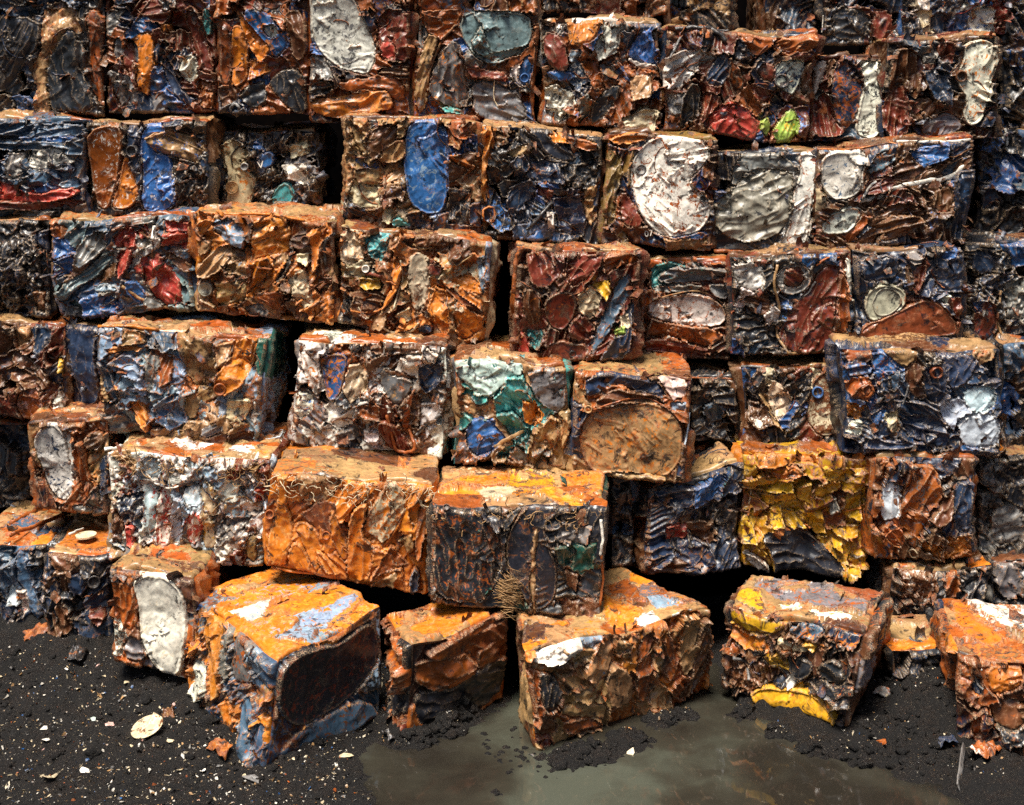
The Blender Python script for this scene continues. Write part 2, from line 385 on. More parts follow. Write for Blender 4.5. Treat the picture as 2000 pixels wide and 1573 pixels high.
    fc.h = hg; fc.ids = ids.reshape(ny, nx); fc.specs = specs; fc.nc = nc
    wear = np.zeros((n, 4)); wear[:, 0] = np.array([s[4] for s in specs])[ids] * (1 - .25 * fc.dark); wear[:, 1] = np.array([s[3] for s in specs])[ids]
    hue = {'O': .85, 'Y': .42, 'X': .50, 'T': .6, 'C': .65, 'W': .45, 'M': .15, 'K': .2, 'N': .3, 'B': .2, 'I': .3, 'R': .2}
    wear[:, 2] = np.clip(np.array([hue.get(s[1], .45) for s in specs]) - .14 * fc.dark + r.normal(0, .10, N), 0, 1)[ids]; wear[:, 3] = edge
    tint = r.uniform(.8, 1.2, (N, 1)) * r.uniform(.94, 1.06, (N, 3))
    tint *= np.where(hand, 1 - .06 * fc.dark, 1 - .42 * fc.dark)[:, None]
    fc.paint = (np.array([PAL[s[1]] for s in specs]) * tint)[ids]; fc.paint2 = np.array([PAL[s[2]] for s in specs])[ids]; fc.wear = wear

NB = [0]
def bale(corners, pal, kinds, rust, label, text="", cs=.125, name="scrap_bale", cat="scrap bale", rf=.0058, rt=.0125, rs=.018, amp=1.0, R=.018, faces="FTLR", top=None, deco=1.0):
    """corners: 8 world points, front tl tr br bl then back tl tr br bl, seen from the camera"""
    NB[0] += 1; sd = NB[0] * 101
    Cn = np.array(corners, float); polys, extras = parse(text)
    ftl, ftr, fbr, fbl, btl, btr, bbr, bbl = Cn
    w = (np.linalg.norm(ftr - ftl) + np.linalg.norm(fbr - fbl)) / 2; hh = (np.linalg.norm(ftl - fbl) + np.linalg.norm(ftr - fbr)) / 2
    dp = (np.linalg.norm(btl - ftl) + np.linalg.norm(btr - ftr)) / 2
    ax = (ftr - ftl) + (fbr - fbl); ax /= np.linalg.norm(ax); az = (ftl - fbl) + (ftr - fbr); az /= np.linalg.norm(az); ay = (btl - ftl) + (btr - ftr); ay /= np.linalg.norm(ay)
    base = (fbl + fbr + bbr + bbl) / 4
    root = empty(name, base); tag(root, label, cat, "crushed scrap bales stacked in the wall")
    dims = np.array([w, dp, hh])
    def tri(abc):                                                     # box coordinates in metres -> world
        u = (abc[..., 0] / w)[..., None]; v = (abc[..., 1] / dp)[..., None]; z = (abc[..., 2] / hh)[..., None]
        f = (fbl * (1 - u) + fbr * u) * (1 - z) + (ftl * (1 - u) + ftr * u) * z
        b = (bbl * (1 - u) + bbr * u) * (1 - z) + (btl * (1 - u) + btr * u) * z
        return f * (1 - v) + b * v
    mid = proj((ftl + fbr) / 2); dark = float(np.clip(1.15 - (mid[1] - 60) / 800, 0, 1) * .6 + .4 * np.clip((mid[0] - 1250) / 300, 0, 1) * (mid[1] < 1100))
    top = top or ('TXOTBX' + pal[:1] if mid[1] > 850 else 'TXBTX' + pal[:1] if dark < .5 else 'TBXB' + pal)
    out = {}; lids = {}
    for fname in faces:
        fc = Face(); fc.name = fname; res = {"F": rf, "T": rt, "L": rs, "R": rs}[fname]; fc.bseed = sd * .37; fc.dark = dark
        if fname == "F": W, H, mk = w, hh, lambda U, V: np.stack([U, 0 * U, V], -1)
        elif fname == "T": W, H, mk = w, dp, lambda U, V: np.stack([U, V, 0 * U + hh], -1)
        elif fname == "L": W, H, mk = dp, hh, lambda U, V: np.stack([0 * U, dp - U, V], -1)
        else: W, H, mk = dp, hh, lambda U, V: np.stack([0 * U + w, U, V], -1)
        nx = max(6, int(W / res)); ny = max(6, int(H / res))
        U, V = np.meshgrid(np.linspace(0, W, nx + 1), np.linspace(0, 1, ny + 1) ** (1.6 if fname == 'T' else 1.0) * H); prm = mk(U, V)
        q = np.clip(prm, R, dims - R); dv = prm - q; dv /= np.linalg.norm(dv, axis=-1, keepdims=True) + 1e-9
        flat = q + dv * R; P0 = tri(flat)
        fc.uv = np.stack([U, V], -1); fc.size = (W, H); fc.cell = res; fc.px = proj(P0); fc.scale = FPX / P0[..., 1].mean()
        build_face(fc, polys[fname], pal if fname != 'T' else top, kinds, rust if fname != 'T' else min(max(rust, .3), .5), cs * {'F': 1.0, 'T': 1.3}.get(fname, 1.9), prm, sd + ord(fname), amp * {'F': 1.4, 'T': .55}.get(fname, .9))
        Nw = dv[..., :1] * ax + dv[..., 1:2] * ay + dv[..., 2:] * az
        # slow warp of the whole block
        k = flat
        lf = np.stack([gn(k[..., 1].ravel() * 2.3 + sd, k[..., 2].ravel() * 2.3, 21), gn(k[..., 0].ravel() * 2.6 + sd, k[..., 2].ravel() * 2.6, 22), gn(k[..., 0].ravel() * 2.3 + sd, k[..., 1].ravel() * 2.3 + 5, 23)], -1).reshape(k.shape)
        fc.P = P0 + Nw * fc.h[..., None] + .048 * (lf[..., :1] * ax + lf[..., 1:2] * ay + lf[..., 2:] * az)
        fc.N = Nw; out[fname] = fc
        ID, lab = clean_ids(fc.ids[:-1, :-1], 60 if fname == 'F' else 40)
        VI = np.arange((ny + 1) * (nx + 1)).reshape(ny + 1, nx + 1)
        Q = np.stack([VI[:-1, :-1], VI[:-1, 1:], VI[1:, 1:], VI[1:, :-1]], -1).reshape(-1, 4)
        Pl = (fc.P - base).reshape(-1, 3); labf = lab.ravel(); IDf = ID.ravel()
        order = np.argsort(labf, kind="stable"); bounds = np.flatnonzero(np.diff(labf[order])) + 1
        for grp in np.split(order, bounds):
            i = IDf[grp[0]]; sp = fc.specs[i]
            vid, inv = np.unique(Q[grp], return_inverse=True)
            # every vertex of a sheet carries the sheet's own colours
            pa = np.broadcast_to(fc.paint[np.flatnonzero(fc.ids.ravel() == i)[0]] if (fc.ids == i).any() else fc.paint[vid[0]], (len(vid), 3))
            o = mesh_obj("drum_lid" if sp[0] == 'l' else "crushed_sheet", Pl[vid], inv.reshape(-1, 4), METAL, root,
                         dict(paint=np.concatenate([pa, np.full((len(vid), 1), KIND[sp[0]][11])], 1), paint2=np.broadcast_to(PAL[sp[2]], (len(vid), 3)), wear=fc.wear[vid]))
            if sp[0] == 'l' and fname == 'F': lids[i] = o
            if sp[0] == 'l' and len(grp) > 150: o["label"] = CNAME[sp[1]] + " flattened drum lid with a raised rim"
    # plain dark box added inside the block to stop light leaking
    g = .055; abc = np.array([[x, y, z] for z in (hh - g, g) for y in (g, dp) for x in (g, w - g)])
    V = tri(abc) - base
    mesh_obj("light_block_core", V, [(0, 1, 3, 2), (4, 6, 7, 5), (0, 4, 5, 1), (2, 3, 7, 6), (0, 2, 6, 4), (1, 5, 7, 3)], SHADE_BLACK, root, smooth=False)
    # bungs, hoses, straps
    allp = np.concatenate([f.px.reshape(-1, 2) for f in out.values()]); allP = np.concatenate([f.P.reshape(-1, 3) for f in out.values()]); allN = np.concatenate([f.N.reshape(-1, 3) for f in out.values()])
    nf = out["F"].px.shape[0] * out["F"].px.shape[1]
    def hit(p, front=False):
        d = ((allp[:nf] if front else allp) - np.array(p)) ** 2; j = d.sum(1).argmin(); return allP[j], allN[j]
    for kind, cols, rp, pts, txt in extras:
        at = dict(paint=PAL[cols[0]], paint2=PAL[cols[1] if len(cols) > 1 else cols[0]], wear=(int(cols[2]) / 9 if len(cols) > 2 else .3, .3, .5, .2))
        S = FPX / allP[0, 1]; rr = rp / S
        if kind == "text":
            P, Nn = hit(pts[0], True); fcv = bpy.data.curves.new("lettering", 'FONT'); fcv.body = txt; fcv.size = rr; fcv.extrude = .001; fcv.align_x = 'CENTER'; fcv.align_y = 'CENTER'
            tmp = bpy.data.objects.new("lettering", fcv); me = bpy.data.meshes.new_from_object(tmp); bpy.data.objects.remove(tmp)
            V = np.array([v.co[:] for v in me.vertices]); F = [tuple(p.vertices) for p in me.polygons]; bpy.data.meshes.remove(me)
            nrm = Nn / np.linalg.norm(Nn); up = np.array([0, 0, 1.0]); up -= nrm * up.dot(nrm); up /= np.linalg.norm(up); rt = np.cross(up, nrm); ca, sa = math.cos(.15), math.sin(.15)
            V = P - base + nrm * .012 + (V[:, :1] * ca - V[:, 1:2] * sa) * rt + (V[:, :1] * sa + V[:, 1:2] * ca) * up + V[:, 2:] * nrm
            mesh_obj("lettering", V, F, METAL, root, at, smooth=False)
        elif kind in ("bung", "disc"):
            P, Nn = hit(pts[0], True)
            near = ((out["F"].px.reshape(-1, 2) - np.array(pts[0])) ** 2).sum(1) < (rp * .9) ** 2
            if near.any():
                hm = out["F"].h.ravel()[near].max(); P = out["F"].P.reshape(-1, 3)[near].mean(0) + Nn * (hm - out["F"].h.ravel()[near].mean())
            nrm = Nn / np.linalg.norm(Nn); a1 = np.cross(nrm, [0, 0, 1.0]); a1 /= np.linalg.norm(a1); a2 = np.cross(nrm, a1)
            tl = rng.uniform(-.22, .22, 2); nrm = nrm + a1 * tl[0] + a2 * tl[1]; nrm /= np.linalg.norm(nrm)
            a1 = np.cross(nrm, [0, 0, 1.0]); a1 /= np.linalg.norm(a1); a2 = np.cross(nrm, a1)
            if kind == "bung": prof = [(1.0, -.6), (1.0, .12), (.93, .22), (.80, .22), (.72, .10), (.68, -.25), (.50, -.30), (.0, -.28)]
            else: prof = [(1.0, -.35), (1.0, .12), (.95, .18), (.88, .12), (.72, .05), (.66, .11), (.60, .05), (.0, .04)]
            seg = 22; V = []; F = []
            for m, (ra, hz) in enumerate(prof):
                for s2 in range(seg):
                    t = 2 * np.pi * s2 / seg; V.append(P - base + rr * (ra * (a1 * math.cos(t) + a2 * math.sin(t)) + nrm * hz))
            for m in range(len(prof) - 1):
                for s2 in range(seg): F.append((m * seg + s2, m * seg + (s2 + 1) % seg, (m + 1) * seg + (s2 + 1) % seg, (m + 1) * seg + s2))
            ip = out["F"].ids.ravel()[((out["F"].px.reshape(-1, 2) - np.array(pts[0])) ** 2).sum(1).argmin()]
            mesh_obj("bung_ring" if kind == "bung" else "can_end", V, F, METAL, lids.get(ip, root), at)
        else:
            C3 = []
            for p in pts:
                P, Nn = hit(p, True); C3.append(P + Nn * rr * .9)
            closed = kind == "ring"
            L = smooth_line(C3 + [C3[0]] if closed else C3, 7)
            if closed: L = L[:-1]
            wob = np.stack([gn(np.arange(len(L)) * .37 + q * 9, np.full(len(L), q * 3.3 + sd), 30) for q in range(3)], 1) * rr * .8
            V, F = tube_mesh(L - base + wob, rr * (1 + .25 * gn(np.arange(len(L)) * .5, np.zeros(len(L)), 31)), 8, closed, .35 if kind == "strap" else 1.0)
            mesh_obj({"tube": "hose", "ring": "wire_hoop", "strap": "metal_strap"}[kind], V, F, METAL, root, at)
    decorate(root, out, base, pal, rust, sd, w * hh, deco)
    return root, out

def decorate(root, out, base, pal, rust, sd, area, deco):
    """rims of crushed drums and torn flaps standing off the front and top"""
    r = np.random.default_rng(sd + 7)
    for fname, nr, nfl in (("F", int(area * 24 * deco), int(area * 64 * deco)), ("T", 3, 5)):
        f = out[fname]; ny, nx = f.h.shape; W, H = f.size
        def at(u, v):
            i = np.clip((np.asarray(v) / H * (ny - 1)).round().astype(int), 0, ny - 1); j = np.clip((np.asarray(u) / W * (nx - 1)).round().astype(int), 0, nx - 1)
            return f.P[i, j], f.N[i, j]
        def colours():
            p = pal[r.integers(len(pal))]; p2 = pal[r.integers(len(pal))]
            return dict(paint=np.array(PAL[p]) * r.uniform(.7, 1.2), paint2=PAL[p2], wear=(np.clip(rust + r.uniform(-.1, .45), 0, 1), .35, {'O': .85, 'Y': .7}.get(p, .45), .35))
        for _ in range(nr):
            n = 14; c = r.uniform(0, 1, 2) * (W, H); R0 = r.uniform(.05, .17); a0 = r.uniform(0, 6.28); t = a0 + np.linspace(0, r.uniform(.7, 2.6), n) * r.choice([-1, 1]); sq = r.uniform(.35, 1.0); ro = r.uniform(0, 3.14)
            x = R0 * np.cos(t); y = R0 * sq * np.sin(t); u = c[0] + x * math.cos(ro) - y * math.sin(ro); v = c[1] + x * math.sin(ro) + y * math.cos(ro)
            ok = (u > .01) & (u < W - .01) & (v > .01) & (v < H - .01)
            if ok.sum() < 6: continue
            P, N = at(u[ok], v[ok]); rad = r.uniform(.0026, .0058)
            hh_ = np.convolve(np.pad((P * N).sum(1), 2, mode="edge"), np.ones(5) / 5, "valid") - (P * N).sum(1); hh_ = np.clip(hh_, -.003, .012)
            if any(sp[0] in 'lp' for sp in (f.specs[q] for q in set(f.ids[np.clip((v[ok] / H * (ny - 1)).astype(int), 0, ny - 1), np.clip((u[ok] / W * (nx - 1)).astype(int), 0, nx - 1)]))) and r.uniform() < .85: continue
            P = P + N * (hh_ + rad * .5)[:, None]
            V, F = tube_mesh(smooth_line(P, 2) - base, rad, 6, False, r.uniform(.6, 1.6))
            mesh_obj("drum_rim", V, F, METAL, root, colours())
        for _ in range(nfl):
            t_ = r.uniform(); u0, v0 = r.uniform(.03, W - .03), r.uniform(.03, H - .03)
            if t_ < .28: v0 = H - .010
            elif t_ < .50 and fname == 'F': u0 = r.choice([.010, W - .010])
            a = r.uniform(0, 6.28); ln = r.uniform(.012, .085); L = r.uniform(.025, .085); m = 5
            uu = np.clip(u0 + np.cos(a) * ln * np.linspace(-.5, .5, m), .004, W - .004); vv = np.clip(v0 + np.sin(a) * ln * np.linspace(-.5, .5, m), .004, H - .004)
            if fname == 'F' and deco > 0 and f.specs[f.ids[min(int(v0 / H * (ny - 1)), ny - 1), min(int(u0 / W * (nx - 1)), nx - 1)]][0] == 'l': continue
            P, N = at(uu, vv); nb = N.mean(0); nb /= np.linalg.norm(nb); e1 = P[-1] - P[0]; e1 /= np.linalg.norm(e1) + 1e-9; side = np.cross(nb, e1) * r.choice([-1, 1])
            V = []; lens = L * r.uniform(.45, 1.1, m); lift0 = r.uniform(.2, 1.1); curl = r.uniform(-1.2, 1.6)
            for q in range(4):
                s_ = q / 3
                for k in range(m):
                    ang = lift0 + curl * s_; V.append(P[k] - nb * .006 + lens[k] * s_ * (side * math.cos(ang) + nb * max(.12, math.sin(ang))) + nb * .004 * math.sin(k * 2.1 + q))
            V = np.array(V) - base; nv = len(V); V2 = np.concatenate([V, V - nb * .0016])
            F = []
            for q in range(3):
                for k in range(m - 1):
                    i = q * m + k; F.append((i, i + 1, i + m + 1, i + m)); F.append((nv + i, nv + i + m, nv + i + m + 1, nv + i + 1))
            mesh_obj("torn_flap", V2, F, METAL, root, colours())

def front_bale(q, d, dep, *a, yaw=0.0, **kw):
    """q: four photo pixels of the front (tl tr br bl) at distance d; yaw: right end farther by this many metres"""
    d = d - max(0, d - 9.3) * .35
    fr = [unproj(x, y, d + yaw * (0 if i in (0, 3) else 1)) for i, (x, y) in enumerate(q)]
    ax = fr[1] - fr[0]; ax[2] = 0; ax /= np.linalg.norm(ax); back = np.array([-ax[1], ax[0], 0]) * dep
    return bale(fr + [p + back for p in fr], *a, **kw)
def box_bale(tl, tr, br, bots, *a, low_px=None, bl=None, **kw):
    """rotated bale: top corners front left, front right, back right as (px, py, z) and z of the bottom at front left, front right, back"""
    A, B_, C_ = (unproj_z(*t) for t in (tl, tr, br)); D_ = A + C_ - B_ if bl is None else unproj_z(*bl)
    low = lambda P, z: np.array([P[0], P[1], z])
    cs = [A, B_, low(B_, bots[1]), low(A, bots[0]), D_, C_, low(C_, bots[2]), low(D_, bots[2])]
    if low_px:                                                        # bottom corners front left, front right, back right read off as well
        l, m, n = (unproj_z(*t) for t in low_px[:3]); cs[3], cs[2], cs[6], cs[7] = l, m, n, (l + n - m if len(low_px) < 4 else unproj_z(*low_px[3]))
    return bale(cs, *a, **kw)
# ------------------------------------------------------------------ the bales, row by row from the top; sheet outlines were read off the photograph
q4 = lambda x0, y0, x1, y1: [(x0, y0), (x1, y0), (x1, y1), (x0, y1)]
# --- topmost row, cut by the upper edge of the picture
front_bale(q4(1050, -150, 1302, 30), 10.75, .8, "XBKM", "sdk", .5, "scrap bale mostly above the frame over the bale with the blue crumpled triangle", rf=.010)
front_bale(q4(1310, -150, 1428, 62), 10.7, .8, "BKTB", "sdk", .4, "narrow brown bale at the top edge, left of a black gap", rf=.010)
front_bale(q4(1497, -150, 1598, 66), 10.75, .8, "BMXK", "sdk", .5, "narrow brown bale at the top edge, right of a black gap", rf=.010)
front_bale(q4(1602, -150, 1768, 92), 10.6, .8, "KMNB", "pdk", .2, "dark maroon and navy bale hanging into the top right edge", """
A2 p KN30 900,60 1120,60 1110,230 960,240 910,180; p MB21 1140,60 1240,60 1260,180 1200,240 1130,200; d BK33 620,60 780,60 780,160 640,170; tube W 5 790,90 800,150 780,180""", rf=.008)
front_bale([(1758, -150), (1992, -150), (1965, 70), (1762, 76)], 10.5, .8, "UWLCNR", "sk", .2, "bale of blue and white cans at the top right corner", """
A2 p UW30 1290,130 1355,150 1350,220 1290,210; s UW20 1600,60 1690,60 1650,170 1610,150; s WU40 1690,60 1830,60 1830,190 1730,200 1680,150; p NU21 1480,60 1560,60 1550,190 1490,190; s CO22 1400,60 1470,60 1470,180 1430,190; s RW30 1530,165 1575,165 1560,210 1535,210""", rf=.008)
# --- first full row
front_bale(q4(-60, -60, 206, 228), 10.2, .8, "KKNB", "spk", .1, "tarry black bale with a brown smear in the top left corner", """
A0 p KN30 -60,95 240,95 235,250 130,370 75,500 -60,520; s TB54 250,60 430,60 470,190 350,220 290,350 270,480 290,640 190,620 210,480 180,380 240,280
p KN31 370,170 430,190 470,400 520,520 530,640 310,630 270,560 260,360; p XO36 490,60 580,60 585,340 585,600 560,590 500,480 510,300; d GT33 430,230 480,260 480,420 440,380""")
front_bale(q4(211, -60, 424, 222), 10.2, .8, "MBXGN", "dsd", .4, "maroon brown bale of long vertical folds with an orange strip, top left", """
A0 p OX34 740,200 860,170 870,310 840,500 830,550 760,470 790,300; s GL32 600,60 720,60 640,190 605,200; p MB22 1040,60 1120,60 1160,260 1200,380 1180,430 1100,380 1080,240
s WT43 1010,310 1090,320 1110,420 1060,460 1010,400; p NH22 900,300 960,330 1010,480 1110,580 1060,600 960,520; s GW42 620,390 740,430 770,500 780,580 680,600 640,540; p EK32 1140,60 1190,60 1190,200 1150,210
s OX23 900,140 960,140 960,190 920,190; k XW34 1100,430 1200,470 1190,610 1120,600; p MX23 700,250 760,230 760,400 720,420 690,330; d GW31 640,220 700,210 690,320 650,340""")
front_bale(q4(428, -60, 603, 224), 10.15, .8, "XBKM", "sdp", .4, "bale with a split orange drum, a blue top and charcoal pads below", """
A0 p XO36 1222,110 1280,100 1295,200 1300,390 1290,480 1240,460 1222,300; p OX35 1300,160 1350,130 1390,220 1395,400 1360,490 1300,470 1300,300; s OU43 1400,330 1490,350 1520,400 1450,430 1395,460
p UO43 1360,60 1500,60 1600,180 1610,260 1560,330 1500,310 1440,250; s OX44 1330,60 1375,100 1520,270 1460,350 1400,270; p WL42 1470,150 1530,130 1560,170 1550,210 1490,210; d BM21 1590,60 1710,60 1715,330 1640,340 1620,200
p KN20 1350,510 1480,440 1500,500 1500,600 1400,600 1350,560; p KN20 1500,450 1600,380 1690,400 1720,500 1720,630 1640,630 1540,520; k BX34 1220,490 1340,490 1330,560 1240,600; ring GW2 9 1300,605 1325,580 1350,605 1325,635""")
front_bale([(604, -60), (800, -60), (803, 232), (610, 240)], 10.1, .8, "XMBK", "dsp", .5, "bale with a white flaking lid above two rusty pillows, top row", """
S l WG42 600,-20 690,-20 719,55 736,90 733,126 720,146 692,141 650,122 628,105 612,80; A1 s GW42 -130,290 -40,310 20,420 -60,440 -130,460; p XG44 40,440 330,420 420,470 420,560 340,560 300,490 60,500
p OG45 0,530 300,490 350,570 330,620 100,640 0,650 -110,620 -110,560; s MX23 240,130 300,60 430,60 440,300 400,350 270,340 250,230; p RM22 260,240 340,230 370,310 280,340; d BX23 250,380 420,370 430,430 260,430; d KN11 -120,460 20,430 20,500 -110,540""")
front_bale([(820, -60), (1048, -60), (1048, 246), (812, 236)], 10.1, .8, "XBTG", "dsp", .4, "bale with a big grey green folded drum end at top centre", """
A1 l DG32 700,140 760,60 1080,60 1115,180 1090,260 1000,320 900,370 800,330 720,240; s DO33 820,150 880,290 1000,270 1090,260 1050,310 890,340 800,300 770,240; p GO44 640,240 700,250 750,380 770,500 740,640 620,590 550,530 560,420 600,320
d TG34 510,190 590,200 560,330 540,480 540,590 475,640 480,400; s XO35 500,60 730,60 690,160 600,230 520,180; p GK33 790,480 880,440 970,470 1090,590 1080,690 900,690 780,630 790,540; p UN21 1060,340 1110,300 1120,400 1110,480 1070,490 1040,430
s WU32 990,380 1040,370 1050,460 1080,500 1030,460; d XO35 1115,150 1150,100 1150,690 1110,690 1120,400; s ET33 600,605 710,620 740,655 640,640; s MR22 740,370 870,390 980,395 970,440 790,440; bung UH1 26 1080,440; tube TO5 7 680,150 600,240 550,400 545,520; tube CT3 3 915,420 915,540 940,600""")
front_bale([(1056, 40), (1290, 42), (1282, 256), (1058, 242)], 10.05, .8, "XGWKT", "sks", .4, "bale with a crumpled bright blue triangle at its upper right corner", """
A1 p MX24 1170,170 1300,190 1320,380 1260,400 1190,350; s OX35 1310,130 1480,120 1470,220 1390,260 1330,250; s WX33 1510,150 1620,140 1590,290 1480,350 1450,300; s UX21 1700,190 1780,140 1810,290 1800,360 1690,340 1650,300
d WU31 1650,310 1700,330 1820,360 1815,390 1660,345; p LX33 1320,270 1400,280 1370,330 1320,360; k WK42 1170,490 1230,460 1320,520 1330,640 1260,680 1180,620; s XO24 1380,350 1470,340 1500,500 1430,500; s GX33 1480,370 1560,360 1570,440 1500,460
s CX32 1600,650 1720,590 1800,600 1790,720 1640,740; s TW33 1640,420 1770,390 1750,520 1640,560; d XO35 1815,130 1850,130 1840,330 1830,700 1795,720 1810,450; s GX33 1340,560 1400,520 1420,640 1370,690; p KN11 1430,560 1580,450 1600,500 1480,690 1430,700; p UN31 1170,390 1320,390 1330,450 1200,440""")
front_bale([(1298, 60), (1594, 68), (1572, 280), (1294, 256)], 9.95, .8, "MXBN", "ds", .35, "big maroon bale with a lime green crumple at its lower right", """
A2 s WX43 -10,330 80,280 250,310 270,330 170,390 130,460 60,500 -10,500; p NX33 230,400 300,290 350,330 350,420 300,500 220,480; d XM34 350,160 560,190 620,190 560,260 490,310 420,240; d XO34 580,220 700,185 830,200 825,280 640,310 600,270
l WN51 590,330 720,320 780,360 740,480 700,540 650,490 600,440; p MN32 540,330 600,350 610,440 530,430 500,380; s MG32 470,450 610,490 590,560 490,540; p RX33 230,640 330,580 450,590 510,680 490,770 380,790 230,740
d MX23 210,510 330,560 240,640 160,740 200,600; s XM33 370,570 450,440 530,590 510,640 440,600; p VY31 580,720 640,640 700,590 740,680 720,770 620,790; p VK41 515,680 560,620 580,700 550,760; k GW41 0,530 100,520 90,640 0,650; d KN11 110,480 200,480 170,640 90,740 60,680
d BW32 750,380 820,340 810,500 760,560; s BX23 170,680 230,740 330,770 180,760; bung KG1 42 645,440; tube KN0 13 20,150 150,145 260,190 320,240; tube GK1 7 10,330 65,215; tube KG1 7 340,150 300,130 200,135""")
front_bale([(1588, 112), (1730, 116), (1722, 280), (1572, 280)], 10.15, .8, "MBKX", "d", .4, "narrow recessed bale with a blue brown lens and a white strip beside it", """
A2 p NX54 930,380 1000,330 1080,420 1090,520 1030,700 980,740 920,660 910,500; l WK42 1070,350 1200,340 1220,380 1200,740 1130,780 1040,760 1050,640 1100,480; p WO34 830,350 900,350 850,500 800,570 820,430; d MX23 790,600 900,500 930,680 1000,760 860,780 780,720; d BK23 890,360 950,320 910,480 890,500""")
front_bale([(1728, 82), (1944, 70), (1950, 274), (1724, 276)], 10.0, .8, "BMKN", "d", .3, "brown leathery bale with a long white drum end standing at its right edge", """
A2 d BM22 1240,280 1370,260 1400,420 1430,500 1380,560 1350,420 1300,500 1240,520; d MB23 1220,540 1340,450 1370,640 1330,760 1220,770; s GW42 1380,270 1470,230 1500,340 1430,350; d MX22 1490,230 1600,230 1600,370 1530,350; s NH31 1410,390 1540,370 1610,520 1600,600 1490,540
d BX23 1360,580 1440,520 1620,600 1480,640 1380,680; p GB33 1430,660 1600,620 1660,700 1600,750 1430,760; l WO43 1640,260 1720,230 1800,240 1830,300 1830,440 1800,600 1760,690 1690,720 1650,650 1690,560 1640,500 1600,420 1650,350; p NK11 1765,690 1835,600 1840,700 1745,725
bung BX3 34 1640,430; bung MX3 18 1335,675""")
front_bale(q4(1958, -120, 2120, 248), 10.6, .7, "KNKB", "ds", .1, "dark shaded bale filling the upper right corner behind its neighbours", rf=.011)  # added in the gap, shade put into its dark palette
# --- second row
front_bale([(-80, 232), (170, 236), (175, 426), (-80, 420)], 9.8, .8, "HGNK", "d", .1, "slate blue bale wrinkled crosswise with a red band, left edge", """
A0 d HN21 -100,680 440,690 470,760 300,770 80,760 -100,750; d HG31 -100,770 460,800 480,900 300,830 80,840 -100,830; s GW51 170,840 330,820 440,900 380,940 180,940; p HG21 160,1000 260,940 340,980 270,1040 180,1050; d HG32 340,1030 470,980 480,1060 420,1050; s GW41 70,850 150,850 150,1000 70,1000
d RM21 -100,1010 70,1020 230,1090 420,1040 490,1070 380,1120 200,1130 -100,1110; d MK22 -100,1120 300,1130 490,1110 480,1150 300,1170 -100,1170; s GK31 100,1170 330,1180 300,1210 100,1210""")
front_bale(q4(174, 240, 404, 420), 9.85, .8, "KNBK", "dsk", .2, "bale with a rusty white streaked drum beside a bright blue drum", """
A0 l XW44 500,760 560,700 670,690 700,740 670,900 630,1050 600,1180 540,1160 510,1050 500,900; l OW45 680,880 720,900 750,1000 780,1060 740,1150 610,1180 640,1040; p NU21 700,700 790,690 790,900 770,980 720,890; l UW31 790,690 930,690 930,760 960,920 950,1040 990,1120 950,1180 850,1190 780,1140 790,950
s TU43 820,760 960,730 1080,790 1140,850 1080,920 960,880 870,850; k KN21 970,930 1100,930 1130,1160 1000,1160; bung KG1 35 745,835; tube GK1 5 970,700 985,660 1020,660 1030,700; tube TG2 5 830,770 900,740 1000,790 1130,845""")
front_bale(q4(432, 256, 618, 412), 10.3, .8, "KNKG", "ks", .1, "recessed dark blue bale with a curvy cream drum end on its left", """
A0 l CO33 1245,780 1340,760 1400,820 1390,870 1330,920 1400,960 1415,1010 1390,1150 1330,1180 1250,1160 1260,1000 1245,880; p NW31 1420,830 1520,840 1480,950 1420,980; k CG32 1610,810 1720,790 1720,860 1610,890; s WK31 1560,920 1700,910 1690,1040 1590,1000; l EG32 1530,1030 1590,1010 1640,1080 1620,1160 1540,1160 1500,1090
p UN31 1440,850 1520,830 1530,900 1460,940; text WA 60 1455,905 V; disc TC3 36 1285,1040; bung GW1 22 1370,910""")
front_bale([(680, 228), (937, 236), (940, 462), (668, 441)], 9.7, .8, "TXBC", "dks", .45, "tan bale with a tall pale blue flattened drum at its centre", """
A1 l UL42 430,700 520,665 640,690 650,860 630,1190 540,1200 450,1160 400,1060 390,900; p BT34 200,760 250,700 380,680 370,780 310,860 220,890 190,830; d TC33 130,670 180,740 220,930 190,920 120,760; s TO34 100,930 260,940 260,1020 140,1010; k CT33 110,1000 240,1030 280,1150 180,1160 80,1120
d TX34 230,880 400,760 420,840 390,900 280,910; d TX34 270,1000 390,930 390,990 260,1040; s MX23 270,1090 300,1060 310,1160 280,1180; s CP32 280,1160 340,1150 330,1250 280,1230; s ES32 330,1230 400,1200 430,1260 340,1260; s CW21 350,1140 410,1170 420,1250 370,1200
d XB34 650,680 760,680 800,760 730,790 680,760; p BX34 650,890 800,840 800,900 700,1000 640,1040; d OX35 650,860 780,910 770,960 660,900; k TG33 70,680 110,650 130,920 75,1130 60,1000; k KB23 640,1050 760,1060 770,1260 640,1250; tube BX4 6 90,1150 200,1190 300,1240; tube KB2 6 180,790 240,700 380,660""")
